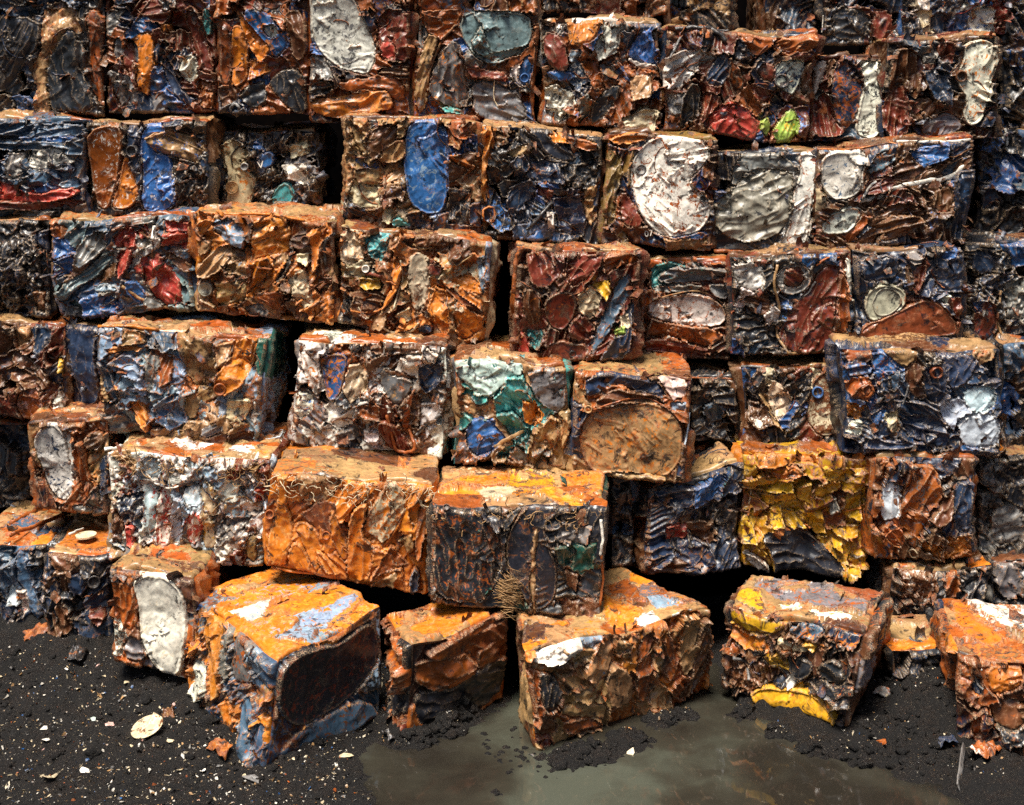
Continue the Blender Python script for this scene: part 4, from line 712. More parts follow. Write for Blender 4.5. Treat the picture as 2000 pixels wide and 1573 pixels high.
bale49 = front_bale([(1447, 884), (1698, 888), (1690, 1124), (1450, 1102)], 9.02, .7, "YYYXYO", "sss", .50, "yellow rusted bale with a black patch at its foot", """
C2 s OB44 490,240 850,240 840,300 620,290 500,290; s YX22 490,400 690,380 690,440 500,440; s YX22 710,420 790,390 800,530 720,480; s YG23 810,400 960,370 960,430 860,480 810,470; s YK42 490,450 690,440 720,490 560,520; s YK42 580,540 640,510 660,640 590,650; s YK42 640,540 720,560 790,650 700,660; s YX22 740,560 880,560 900,680 840,700 780,620; s YK42 430,560 490,540 500,720 430,720
s GY32 900,500 950,480 970,540 920,570; s YX33 1000,480 1090,430 1090,600 1010,580; s YX33 910,640 1090,620 1080,700 960,690; s YX33 860,300 1000,290 1060,340 980,380 880,370; s OY44 500,310 700,300 760,350 620,370 500,360; p KN20 520,690 600,655 730,660 830,710 930,800 990,860 970,905 860,900 600,885 580,800; s YX23 1000,840 1080,850 1070,890 1000,900; s WB43 435,780 500,800 570,860 560,880 450,830; s YX22 510,750 570,790 540,810; s YX33 920,700 990,700 980,770 930,750; tube CW1 4 415,350 440,430 470,450 470,520; S Ts XB45 1450,870 1520,866 1510,884 1450,884""", rt=.009, R=.035, top="YOYX")
front_bale(q4(1706, 894, 1900, 1092), 8.9, .8, "XKBN", "d", .4, "brown and black bale with a bluish white pouch on its left", """
C2 k XM44 1180,290 1310,270 1310,380 1190,380; p AW32 1210,400 1300,390 1310,560 1290,610 1210,620 1195,500; d XG44 1330,280 1420,310 1480,300 1530,420 1530,540 1450,640 1400,780 1340,760 1310,560 1340,400; d BX22 1530,380 1620,450 1600,560 1500,640 1470,580 1540,520; d NK10 1590,400 1710,400 1710,680 1620,690 1600,550; d XO34 1200,640 1320,640 1330,750 1250,750; k OX34 1420,720 1690,690 1690,780 1580,830 1430,790; d XB35 1165,460 1200,440 1200,580 1165,620; s HE31 1470,640 1560,660 1540,690; ring CT1 4 1350,780 1375,770 1400,800 1370,815""")
front_bale(q4(1905, 890, 2080, 1110), 9.15, .8, "KGKG", "ks", .1, "charcoal grey bale in shade at the right edge", "C2 p GK42 1800,560 1910,520 1990,560 1990,740 1800,760", rf=.009)
# --- bottom rows
front_bale(q4(-70, 1062, 92, 1228), 8.85, .8, "HNKA", "sd", .1, "slate blue bale low at the left edge beside the dark bale", """
C0 p HL31 100,760 160,800 200,920 260,1050 260,1150 220,1160 160,1000 100,920; s WR42 120,980 170,1000 200,1090 150,1130; s AL21 70,960 120,960 140,1060 80,1060; s GA21 190,1190 240,1150 250,1200; k GB32 170,790 220,800 230,850 190,840""")
bale52 = front_bale([(90, 1078), (222, 1078), (222, 1242), (96, 1242)], 8.62, .85, "KKNB", "dp", .1, "black shaded bale under an orange rusted lid, lower left", """
C0 p BX33 275,800 400,800 430,870 340,890 280,840; d BK21 330,1110 370,1030 440,1200 360,1240; d MK21 510,1100 610,1070 610,1150 560,1180; Tp OX46 220,740 270,690 400,670 500,655 620,690 620,780 520,790 400,765 270,765; bung KB1 36 555,925; p NK10 390,900 500,880 510,1000 430,1010""", rt=.009)
front_bale([(220, 1112), (384, 1128), (388, 1330), (224, 1290)], 8.15, .7, "XKBG", "ds", .4, "bale with a scratched white oval drum end standing on the black soil", """
D0 d XK34 628,60 740,30 760,180 770,280 720,330 650,250; p GB33 690,380 780,340 830,430 820,490 720,480; k WB43 632,240 690,300 690,460 640,420; l WC31 740,60 780,20 860,0 960,20 1030,90 1050,250 1040,430 1020,550 950,575 870,520 820,420 780,330 770,200""", rt=.010, cs=.10)
bale54 = box_bale((380, 1172, .60), (545, 1290, .565), (745, 1190, .60), (.08, -.01, .02), "HOLKTO", "d", .40, "large tilted orange bale at front left with a black disc on its side", """
D0 d UL21 1070,140 1100,90 1150,140 1130,260 1100,400 1060,480; p OL43 1110,210 1160,190 1150,330 1120,400 1090,300; p OC34 1180,160 1250,120 1250,230 1270,330 1260,460 1250,560 1240,690 1190,660 1180,500 1160,330 1170,250; s WK42 1080,490 1130,440 1180,520 1180,660 1120,700; s OT35 1050,570 1110,510 1110,700 1060,680; p HO43 1160,730 1250,720 1250,830 1180,850; d OX35 1260,700 1320,700 1330,870 1320,980 1280,930
d GL32 1280,260 1320,300 1300,450 1310,560 1280,620; p GX43 1330,330 1400,270 1430,400 1430,520 1420,620 1350,620 1310,560; d HX33 1360,680 1440,680 1430,850 1420,1050 1370,1050 1350,850; p HX33 1430,850 1490,800 1480,960 1490,1110 1430,1090; s LG32 1400,460 1480,430 1510,520 1440,580
S Rl KM41 537,1360 539,1316 560,1285 612,1262 680,1240 722,1218 740,1240 743,1290 715,1335 680,1370 620,1405 575,1420 548,1400; Rp HB43 525,1505 560,1440 600,1415 690,1370 735,1385 738,1405 690,1440 620,1470 560,1500; Rd XK35 548,1292 610,1252 738,1196 738,1212 640,1248 560,1282
C0 Tp OY45 1500,1170 1640,1060 1860,1010 1960,1000 1990,1040 1900,1110 1700,1150 1560,1200; Tp OL44 1240,1120 1450,990 1700,930 1850,960 1700,1010 1500,1070 1350,1120; Tp OX35 1110,970 1280,910 1500,870 1600,910 1400,980 1250,1030 1150,1020; Ts WL42 1260,1150 1400,1120 1500,1090 1460,1190 1380,1210; Tp LO43 1680,1170 1990,1060 2000,1110 1800,1200 1680,1230; Ts OL44 1420,1230 1560,1190 1680,1200 1600,1280 1480,1286
Tp XO45 1700,940 1900,900 2040,960 1980,1000 1860,990""", amp=.9, deco=.5, top='OOLTO', rt=.0065, rs=.0062, low_px=[(360, 1352, .08), (515, 1515, .0), (742, 1404, .02)])
bale55 = box_bale((757, 1200, .50), (808, 1254, .50), (995, 1198, .50), (.0, -.02, -.02), "XKMX", "dp", .6, "small orange topped bale at front centre, its lower half in shadow", """
D1 Tl OY35 390,290 650,190 920,215 580,345; Tp XK34 300,240 340,220 520,210 560,190 480,180 320,190; Rd XK45 500,440 580,360 920,250 970,270 800,330 730,420 600,440; Rs XO35 460,500 560,440 740,430 790,490 700,530 560,630 460,600; Rs XO35 800,430 980,360 980,480 800,520; Rp KN10 470,660 620,620 900,490 980,500 960,640 840,750 500,850 450,750; d XO45 320,310 380,300 430,400 440,600 400,600 330,480; p KB21 370,620 440,620 440,780 380,760; p MX33 380,850 430,800 440,880 400,930""", rt=.007, rs=.0062, rf=.007, low_px=[(765, 1392, .0), (795, 1442, -.02), (985, 1372, -.02)])  # black lower sheets paint the shadow on this bale
bale56 = box_bale((1022, 1274, .50), (1386, 1192, .50), (1205, 1105, .50), (-.03, -.02, -.02), "TOXT", "dp", .42, "long rusty tan bale standing in the puddle at front centre", """
D1 s WO31 1080,440 1120,390 1300,360 1360,380 1330,450 1250,490 1110,490; d OT34 1040,450 1100,400 1200,390 1130,420 1080,500; s LT22 1370,370 1480,350 1500,420 1400,430; d TG33 1330,420 1450,410 1470,460 1390,480 1350,560 1330,500; d TH33 1480,360 1560,340 1560,420 1540,520 1450,600 1370,560 1400,500; s TX33 1560,350 1660,360 1650,460 1570,420; p TX32 1550,480 1640,510 1660,600 1640,690 1540,740 1500,640 1510,560
s TX33 1320,670 1420,610 1480,670 1400,720 1320,700; p XO35 1060,510 1120,580 1130,740 1090,830 1060,750 1060,600; d KT32 1130,530 1230,560 1260,650 1210,770 1150,740 1140,620; d BT22 1180,480 1330,490 1320,570 1240,560; p TX33 1240,740 1500,700 1520,760 1480,810 1250,790; p XT35 1250,800 1470,810 1480,850 1350,900 1260,880; p BT22 1110,800 1190,770 1240,850 1220,900 1140,910; s MX33 1110,930 1200,900 1220,950 1170,970
p XO35 1670,480 1720,320 1790,300 1770,480 1750,620 1700,690 1660,640; p TX33 1780,420 1820,340 1840,430 1820,560 1780,560; p XO35 1830,310 1880,330 1910,460 1880,560 1830,600; s TX33 1740,640 1800,590 1870,660 1870,740 1740,720; D2 p TO33 60,440 100,260 180,240 170,420 100,560 60,560; d BX33 180,260 230,250 220,440 180,600 90,690 30,690 120,560; p OX35 200,560 225,570 225,640 200,650
D1 Ts OY45 1500,150 1600,180 1740,220 1680,290 1560,290 1500,240; Ts XO35 1530,60 1650,40 1700,130 1660,180 1540,130; Tp GO44 1700,80 1790,60 1830,110 1760,180 1700,150; Ts LO43 1740,180 1900,130 1990,140 1960,200 1800,220; Ts WC21 1680,260 1790,230 1830,280 1750,310; D2 Td TO44 0,100 120,110 230,150 220,200 110,180 0,180; D1 tube TX4 9 1060,470 1110,410 1220,400 1280,430; tube TO4 8 1340,440 1420,415 1480,450; strap WC1 7 1890,240 1940,190 1985,175""", rt=.007, amp=1.0, deco=.5, bl=(1012, 1178, .50), low_px=[(1046, 1468, -.03), (1378, 1352, -.03), (1215, 1235, -.03), (1022, 1330, -.03)])
bale57 = box_bale((1427, 1184, .49), (1692, 1240, .53), (1726, 1168, .53), (.05, .03, .04), "KBXN", "ds", .4, "front right bale with a yellow half lid at its foot", """
D2 Ts GX43 500,80 560,20 760,10 1000,160 1130,190 1120,250 900,220 740,150 600,130; Tp IG33 780,20 960,50 1190,110 1190,160 1120,190 1000,130 840,60; p YX34 360,190 450,170 540,180 570,220 680,250 690,280 600,300 450,310 365,260; Tp YX34 370,150 450,100 540,140 570,200 480,190; Ts WY42 640,160 740,170 770,200 730,240 660,210; Ts WO42 780,230 900,225 1060,270 990,285 830,265
s HO43 700,290 830,280 900,330 830,380 740,340; s NO43 890,340 1050,310 1120,330 1050,430 960,390; p CG32 640,330 740,360 800,410 780,440 680,420 640,370; s YO33 740,370 850,400 820,440; s YK32 540,430 640,420 690,500 700,540 580,480; s OY45 370,270 450,310 560,320 600,390 450,400 370,340; p KN10 840,510 960,470 1000,560 1000,620 920,620 850,570; p KN10 670,430 780,480 830,520 780,600 700,580; p KB21 790,590 880,580 980,680 960,720 830,640
l YX22 470,640 560,600 640,620 730,635 850,680 950,780 945,865 820,850 700,785 570,730; k BK33 350,520 450,500 550,600 480,640 360,620; s WK32 670,590 720,550 730,630 690,640; Rd GT33 1040,520 1130,400 1110,560 1030,690; s OX44 850,390 930,400 860,430; tube CW1 5 270,410 330,405 380,420; tube GT2 9 400,440 450,490 490,560; strap YC1 6 590,440 640,490 690,530; ring WG1 5 580,140 620,135 640,155 610,165""", rt=.007, rs=.008, R=.035, bl=(1476, 1118, .52), low_px=[(1415, 1338, .04), (1650, 1424, .03), (1705, 1330, .04)])
front_bale([(1742, 1108), (1938, 1108), (1900, 1275), (1744, 1268)], 8.85, .8, "KBGK", "kd", .35, "sooty bale with rusty wrinkles behind the bright orange corner bale", "C2 k BW43 1290,880 1500,880 1500,1040 1320,1060; d XB34 1530,900 1620,880 1640,1020 1560,1050; p GK32 1380,1080 1520,1060 1520,1150 1400,1160; k GB33 1310,1090 1400,1080 1440,1240 1330,1250")
front_bale([(1738, 1268), (1852, 1262), (1882, 1440), (1765, 1452)], 8.3, .5, "KNKB", "kd", .15, "low black heap of crushed scrap left of the orange corner bale", "D2 s UN20 1415,500 1450,520 1445,570 1420,560; d GW31 1370,600 1400,590 1420,680 1390,660; k XB34 1440,620 1490,640 1500,760 1450,740; tube GL1 6 1540,560 1510,640 1530,700")
front_bale(q4(1940, 1098, 2090, 1180), 9.0, .8, "KGKK", "ks", .1, "grey shaded bale at the right edge above the orange corner bale", "C2 p GK32 1820,880 1900,850 1980,880 1980,1040 1880,1060", rf=.010)
bale60 = box_bale((1868, 1274, .47), (2110, 1312, .47), (2070, 1190, .50), (-.02, -.02, .0), "XOKN", "ds", .6, "orange and white corner bale cut by the lower right edge", """
D2 Tp OX35 1570,180 1640,160 1700,260 1850,340 1900,370 1800,400 1700,380 1620,290; Ts WO43 1650,170 1920,190 2200,200 2200,330 1920,330 1820,310 1700,220; p OX45 1780,500 1900,490 2000,520 1980,620 1830,640 1790,570; d XO45 1710,470 1900,460 2000,480 1990,500 1760,490; Ls OX35 1540,330 1600,330 1660,430 1620,450 1560,420; d XB34 1700,760 1760,750 1770,860 1700,880; p NH20 1700,560 1760,570 1760,660 1700,640; tube GW1 6 1760,500 1730,540 1740,590 1770,600
p BX33 1800,660 2000,680 2000,840 1820,820""", rt=.008, rs=.009, bl=(1836, 1170, .50))
# ------------------------------------------------------------------ bank added behind to block light, ground, puddle
def backdrop():  # added sheet that stops light leaking in behind the bales
    X = np.linspace(-7, 7, 60); T = np.linspace(0, 1, 30); V = []
    for t in T:
        for x in X:
            V.append((x, 9.9 + 2.0 * t + .15 * math.sin(x * 3 + t * 9), -.2 + 5.0 * t))
    n = len(X); F = [(j * n + i, j * n + i + 1, (j + 1) * n + i + 1, (j + 1) * n + i) for j in range(len(T) - 1) for i in range(n - 1)]
    tag(mesh_obj("dark_backdrop", V, F, SHADE_BLACK), kind="structure")
backdrop()
WPX = [(672, 1478), (722, 1412), (790, 1452), (940, 1400), (985, 1360), (1000, 1330), (1010, 1300), (1030, 1250), (1400, 1250), (1425, 1335), (1480, 1385), (1560, 1430), (1640, 1462), (1740, 1480), (1765, 1510), (1850, 1540), (1960, 1600), (2010, 1680), (1860, 1760), (1500, 1800), (1180, 1740), (900, 1700), (760, 1640), (715, 1590), (700, 1530)]
WPOLY = np.array([unproj_z(x, y, 0)[:2] for x, y in WPX])
MOUND = [(880, 1426, .055, .035), (905, 1402, .05, .05), (825, 1446, .05, .02), (1100, 1480, .10, .05), (1160, 1470, .12, .06), (1230, 1440, .12, .055), (1290, 1405, .10, .045), (1340, 1392, .08, .035), (1095, 1520, .08, .012),
         (1445, 1392, .07, .03), (1515, 1428, .07, .03), (1590, 1462, .08, .03), (1680, 1478, .10, .035), (1790, 1300, .35, .16), (1820, 1400, .22, .10), (1040, 1465, .06, .01), (965, 1450, .07, .010), (970, 1545, .06, .02), (1255, 1475, .12, .0)]
def zground(x, y):
    s = poly_sdf(np.stack([x, y], 1), WPOLY)
    s = s + .05 * gn(x * 5, y * 5, 45) + .03 * gn(x * 13, y * 13, 46)
    z = np.clip(s * .40, -.075, .040)
    z += sstep(-.25, -1.9, x) * sstep(7.2, 8.9, y) * .24
    z += sstep(2.0, 3.2, x) * sstep(7.6, 9, y) * .15
    for px, py, r, h in MOUND:
        c = unproj_z(px, py, 0); z += (h + .03) * np.exp(-((x - c[0]) ** 2 + (y - c[1]) ** 2) / (r * r) * .9) * 1.25
    near = np.exp(-np.maximum(0, np.abs(x) - 4) ** 2)
    z += near * (sstep(-.06, .03, s) * (.045 * gn(x * 3.1, y * 3.1, 41) + .045 * gn(x * 7, y * 7, 42) + .032 * gn(x * 18, y * 18, 43)) + .008 * gn(x * 23, y * 23, 47) + .016 * np.abs(gn(x * 48, y * 48, 44)))
    return z
def ground():
    xs = np.concatenate([[-80, -40, -20, -10, -6, -4.5], np.arange(-3.4, 3.4, .016), [4.5, 6, 10, 20, 40, 80]])
    ys = np.concatenate([[-60, -30, -10, 0, 4, 5, 5.6], np.arange(5.9, 6.94, .03), np.arange(6.95, 9.1, .014), [9.6, 10.5, 14, 25, 60]])
    X, Y = np.meshgrid(xs, ys); x, y = X.ravel(), Y.ravel(); z = zground(x, y)
    VI = np.arange(len(x)).reshape(X.shape); Q = np.stack([VI[:-1, :-1], VI[:-1, 1:], VI[1:, 1:], VI[1:, :-1]], -1).reshape(-1, 4)
    tag(mesh_obj("ground", np.stack([x, y, z], 1), Q, SOIL), kind="structure")
    xs = np.arange(-1.3, 3.2, .03); ys = np.arange(5.6, 8.9, .03); X, Y = np.meshgrid(xs, ys); x, y = X.ravel(), Y.ravel()
    s = -poly_sdf(np.stack([x, y], 1), WPOLY); dep = np.clip((s - .0) / .09, 0, 1)
    keep = s.reshape(X.shape) > -.16
    VI = np.arange(len(x)).reshape(X.shape); k = keep[:-1, :-1] & keep[1:, 1:]
    Q = np.stack([VI[:-1, :-1], VI[:-1, 1:], VI[1:, 1:], VI[1:, :-1]], -1)[k]
    vid, inv = np.unique(Q, return_inverse=True)
    tag(mesh_obj("puddle_water", np.stack([x, y, 0 * x - .012], 1)[vid], inv.reshape(-1, 4), WATER, attrs=dict(depth=np.tile(dep[vid][:, None], (1, 3)))), kind="structure")
ground()
ZX0, ZY0, ZS = -4.0, 6.4, .01
_X, _Y = np.meshgrid(np.arange(ZX0, 4.0, ZS), np.arange(ZY0, 9.4, ZS)); ZMAP = zground(_X.ravel(), _Y.ravel()).reshape(_X.shape)
def zg(x, y):
    j = min(max(int((x - ZX0) / ZS + .5), 0), ZMAP.shape[1] - 1); i = min(max(int((y - ZY0) / ZS + .5), 0), ZMAP.shape[0] - 1); return float(ZMAP[i, j])
def on_ground(px, py):
    z = 0.0
    for _ in range(6):
        P = unproj_z(px, py, z); z = zg(P[0], P[1])
    return np.array([P[0], P[1], z])

# ------------------------------------------------------------------ soil clods and chips
def lump(r, seed, sq=.75, sub=2):
    import bmesh
    bm = bmesh.new(); bmesh.ops.create_icosphere(bm, subdivisions=sub, radius=1.0)
    V = np.array([v.co[:] for v in bm.verts]); F = np.array([[v.index for v in f.verts] for f in bm.faces]); bm.free()
    n = 1 + 1.0 * gn(V[:, 0] * 1.9 + seed, V[:, 1] * 1.9 + V[:, 2] * 1.3, 50) + .7 * gn(V[:, 0] * 4.3 + seed, V[:, 2] * 4.3 + V[:, 1] * 3, 51)
    n = n * (1 + .5 * (np.abs(gn(V[:, 0] * 3.1 + seed, V[:, 1] * 3.1 - V[:, 2] * 2.2, 52)) - .25))
    V = V * n[:, None] * r; V[:, 2] *= sq; return V, F
LUMPS = [lump(1.0, i * 7.3) for i in range(10)]
def clods():
    r = np.random.default_rng(3); VV = []; FF = []; o = 0
    def add(P, s):
        nonlocal o
        V, F = LUMPS[r.integers(10)]; t = r.uniform(0, 6.28); c, q = math.cos(t), math.sin(t)
        W = np.stack([V[:, 0] * c - V[:, 1] * q, V[:, 0] * q + V[:, 1] * c, V[:, 2]], 1) * s + P; VV.append(W); FF.append(F + o); o += len(W)
    for px, py, rad, h in MOUND:
        if h < .02 or py < 1350 and px > 1750: continue
        c = unproj_z(px, py, 0)
        for _ in range(34):
            a = r.uniform(0, 6.28); q = rad * 1.15 * math.sqrt(r.uniform(0, 1)); x, y = c[0] + q * math.cos(a) * 1.2, c[1] + q * math.sin(a)
            z = zg(x, y)
            if z < -.03: continue
            sz = min(.005 + abs(r.normal(0, .018)), .05); add(np.array([x, y, z - .25 * sz]), sz)
    for _ in range(1500):
        px, py = r.uniform(-40, 900), r.uniform(1240, 1600); P = on_ground(px, py)
        if P[2] < -.005: continue
        q_ = abs(r.normal(0, .008)) + .003 + (r.uniform(.01, .03) if r.uniform() < .05 else 0); add(P - [0, 0, .2 * q_], q_)
    for _ in range(260):
        px, py = r.uniform(1650, 1900), r.uniform(1300, 1500); P = on_ground(px, py)
        if P[2] < 0: continue
        add(P, abs(r.normal(0, .013)) + .004)
    for _ in range(60):
        px, py = r.uniform(940, 1100), r.uniform(1440, 1540); P = on_ground(px, py); add(np.array([P[0], P[1], -.015]), r.uniform(.006, .018))
    tag(mesh_obj("soil_clods", np.concatenate(VV), np.concatenate(FF), SOIL), "crumbly black soil clods along the puddle and over the ground", "soil", kind="stuff")
clods()
def flake_mesh(r, n=None, thick=.08, bend=.5):
    n = n or r.integers(4, 7); a = np.sort(r.uniform(0, 6.28, n)) ; a = np.linspace(0, 6.28, n, endpoint=False) + r.uniform(-.4, .4, n); q = r.uniform(.55, 1.1, n); st = r.uniform(1, 2.2)
    x = np.cos(a) * q * st; y = np.sin(a) * q; b = bend * r.uniform(-1, 1)
    top = np.stack([x, y, b * x * x * .4 + .1 * r.normal(0, 1, n)], 1); bot = top - np.array([0, 0, thick])
    V = np.concatenate([top, bot, [[0, 0, .12 * abs(b) + .05]]]); F = [(i, (i + 1) % n, 2 * n) for i in range(n)] + [(i, n + i, n + (i + 1) % n) for i in range(n)] + [(i, n + (i + 1) % n, (i + 1) % n) for i in range(n)] + [tuple(n + i for i in range(n))[::-1]]
    return V, F
def rotm(r, tilt=.5):
    from mathutils import Euler
    return np.array(Euler((r.normal(0, tilt), r.normal(0, tilt), r.uniform(0, 6.28))).to_matrix())
def chips_stuff():
    r = np.random.default_rng(8); VV = []; FF = []; PA = []; o = 0
    cols = "WWCCCTTGWCTTXCWGU"
    def add(P, s):
        nonlocal o
        V, F = flake_mesh(r); V = (V * s) @ rotm(r).T + P; VV.append(V); FF.extend([tuple(i + o for i in f) for f in F]); o += len(V)
        PA.append(np.tile(np.array(PAL[cols[r.integers(len(cols))]]) * r.uniform(.35, 1.0), (len(V), 1)))
    for _ in range(3800):
        px, py = r.uniform(-40, 800), 1235 + 360 * r.uniform(0, 1) ** .8
        P = on_ground(px, py)
        if P[2] < .0: continue
        add(P + [0, 0, .003], .0014 + abs(r.normal(0, .0030)) + (r.uniform(.004, .010) if r.uniform() < .05 else 0))
    for _ in range(420):
        px, py = r.uniform(1640, 1960), r.uniform(1280, 1520); P = on_ground(px, py)
        if P[2] < .0: continue
        add(P + [0, 0, .003], .0015 + abs(r.normal(0, .0030)))
    for px, py, rad, h in MOUND:
        if h < .03: continue
        c = unproj_z(px, py, 0)
        for _ in range(14):
            a = r.uniform(0, 6.28); q = rad * r.uniform(0, 1.1); x, y = c[0] + q * math.cos(a), c[1] + q * math.sin(a); z = zg(x, y)
            if z > -.01: add(np.array([x, y, z + .012]), .0015 + abs(r.normal(0, .003)))
    tag(mesh_obj("litter_flakes", np.concatenate(VV), FF, METAL, attrs=dict(paint=np.concatenate(PA), paint2=np.concatenate(PA), wear=(.2, .1, .6, 0)), smooth=False), "tiny pale flakes of paint and plastic strewn over the black soil", "litter", kind="stuff")
chips_stuff()
def chip(px, py, size, col, label, name="paint_flake", cat="flake", group=None, seed=0, st=None, tilt=.3, rust=.2):
    r = np.random.default_rng(seed + int(px * 7 + py)); P = on_ground(px, py); S = FPX / P[1]; s = size / S / 2 / 1.4
    V, F = flake_mesh(r, thick=.06, n=7); V = (V * s) @ rotm(r, tilt).T
    o = mesh_obj(name, V, F, METAL, attrs=dict(paint=PAL[col], paint2=PAL["T"], wear=(rust, .25, .6, .1)), smooth=False); o.location = P + np.array([0, 0, s * .35])
    tag(o, label, cat, group); return o
for px, py, s, c, lab in [(250, 1312, 24, "C", "pale shell like chip below the scratched white drum end"), (153, 1347, 17, "C", "round tan chip on the soil, left of the pale shell chip"), (92, 1395, 26, "W", "crumpled white scrap at the left, above the grey slat"), (182, 1402, 20, "S", "small turquoise fleck on the black soil"),
                          (91, 1440, 26, "W", "white leaf shaped chip low at the left edge"), (213, 1420, 26, "P", "pink shard left of the round tin lid"), (330, 1450, 22, "C", "thin cream sliver right under the round tin lid"), (205, 1312, 16, "C", "cream nugget above the turquoise fleck"),
                          (165, 1500, 26, "W", "white folded scrap near the bottom left corner"), (105, 1520, 34, "C", "cluster of cream shards in the bottom left corner"), (398, 1505, 22, "W", "white square tag in front of the tilted bale"), (490, 1524, 40, "G", "grey curved shard under the tilted bale's lowest corner"),
                          (405, 1408, 18, "X", "brown shard at the left foot of the tilted bale"), (195, 1330, 14, "T", "tan crumb left of the pale shell chip"), (745, 1492, 20, "B", "brown leaf shaped scrap at the puddle's left shore"), (676, 1478, 26, "C", "cream twisted scrap at the puddle's left shore"),
                          (797, 1520, 16, "W", "white pebble like chip at the lower shore of the puddle"), (897, 1404, 26, "W", "white torn chip lying on the soil mound before the small bale"), (1232, 1472, 24, "C", "cream chip at the right end of the mud below the long bale"), (1174, 1482, 30, "G", "grey stone like lump in the mud below the long bale"),
                          (1692, 1408, 14, "W", "white scrap on the dark soil right of the yellow half lid"), (1708, 1433, 9, "W", "small white fleck under the white scrap by the yellow half lid"), (1040, 1494, 24, "G", "rounded grey pebble at the puddle's middle mud spit"), (1724, 1462, 26, "X", "brown rusty shard at the shore right of the yellow half lid")]:
    chip(px, py, s, c, lab)
rr_ = np.random.default_rng(77)
for i in range(46):
    px, py = rr_.uniform(40, 620), rr_.uniform(1262, 1535)
    if px > 360 and py < 1500: continue
    chip(px, py, rr_.uniform(8, 13), "WCCTWP"[rr_.integers(6)], "small pale chip scattered on the black soil at lower left", group="small pale chips on the soil", tilt=.5)

def tin_lid():
    P = on_ground(287, 1428); V = []; F = []; seg = 40; R = .088
    prof = [(.0, .012), (.25, .012), (.45, .010), (.5, .015), (.55, .010), (.74, .010), (.79, .015), (.84, .010), (.95, .008), (1.0, .016), (1.03, .006), (1.0, .0)]
    for ra, hz in prof:
        for k in range(seg):
            t = 2 * math.pi * k / seg; x, y = ra * math.cos(t), ra * math.sin(t)
            fold = .16 * math.exp(-((x - .05) / .10) ** 2) * max(0, y + .35); V.append((x * R, y * R * .88, hz * R * 2.2 + fold * R))
    for m in range(len(prof) - 1):
        for k in range(seg): F.append((m * seg + k, m * seg + (k + 1) % seg, (m + 1) * seg + (k + 1) % seg, (m + 1) * seg + k))
    o = mesh_obj("tin_lid", V, F, METAL, attrs=dict(paint=PAL["C"], paint2=PAL["B"], wear=(.3, .45, .5, 0))); o.location = P + np.array([0, 0, .022])
    o.rotation_euler = (math.radians(24), math.radians(-10), math.radians(-25)); tag(o, "round cream tin lid with a fold lying on the black soil", "lid")
tin_lid()
def bar(name, A, B, r, col, label, cat, flat=.5, rust=.4):
    L = np.linspace(A, B, 7); L[1:-1] += np.random.default_rng(int(abs(A[0]) * 1000)).normal(0, r * (.35 if flat > .2 else .08), (5, 3)); base = (L[0] + L[-1]) / 2
    V, F = tube_mesh(L - base, r, 7, False, flat); o = mesh_obj(name, V, F, METAL, attrs=dict(paint=PAL[col], paint2=PAL["B"], wear=(rust, .3, .5, .2))); o.location = base; tag(o, label, cat)
def topz(o, px, py):                                                   # a point on the top of a bale
    f = o[1]["T"]; j = ((f.px.reshape(-1, 2) - np.array([px, py])) ** 2).sum(1).argmin(); return f.P.reshape(-1, 3)[j]
zz = topz(bale52, 160, 1060)[2]
bar("rusty_bar", unproj_z(20, 1046, zz + .02), unproj_z(138, 1000, zz + .02), .013, "X", "longer rusty bar lying on the rubble at the left edge", "bar")
bar("rusty_bar", unproj_z(20, 1022, zz + .02), unproj_z(82, 993, zz + .02), .018, "X", "shorter rusty bar at the left edge behind the longer one", "bar")
bar("pale_slat", unproj_z(134, 1044, zz + .04), unproj_z(163, 1033, zz + .04), .008, "W", "short white slat beside the oval disc on the orange lid", "slat", rust=.1)
bar("wood_scrap", unproj_z(185, 1019, zz + .03), unproj_z(210, 1032, zz + .03), .016, "T", "tan wood scrap behind the orange lid at lower left", "scrap", rust=.1)
bar("pale_slat", unproj(204, 878, 8.62), unproj(240, 873, 8.66), .011, "W", "white slat sticking out at the tin can bale's upper left corner", "slat", rust=0)
def oval_disc():
    P = unproj_z(168, 1046, zz + .035); V = [(math.cos(t) * .06, math.sin(t) * .055, h) for h in (.006, -.004) for t in np.linspace(0, 6.283, 28, endpoint=False)] + [(0, 0, .003)]
    F = [(k, (k + 1) % 28, 56) for k in range(28)] + [(k, 28 + k, 28 + (k + 1) % 28, (k + 1) % 28) for k in range(28)] + [tuple(28 + k for k in range(28))[::-1]]
    o = mesh_obj("oval_disc", V, F, METAL, attrs=dict(paint=PAL["C"], paint2=PAL["F"], wear=(.05, .3, .5, 0)), smooth=False); o.location = P; o.rotation_euler = (.06, -.05, 0)
    tag(o, "pale oval disc lying on the orange lid at lower left", "disc")
oval_disc()
bar("plastic_strip", on_ground(1872, 1535) + [0, 0, .02], on_ground(1884, 1480) + [0, 0, .07], .028, "G", "murky plastic strip standing in the water at lower right", "strip", flat=.12, rust=.1)
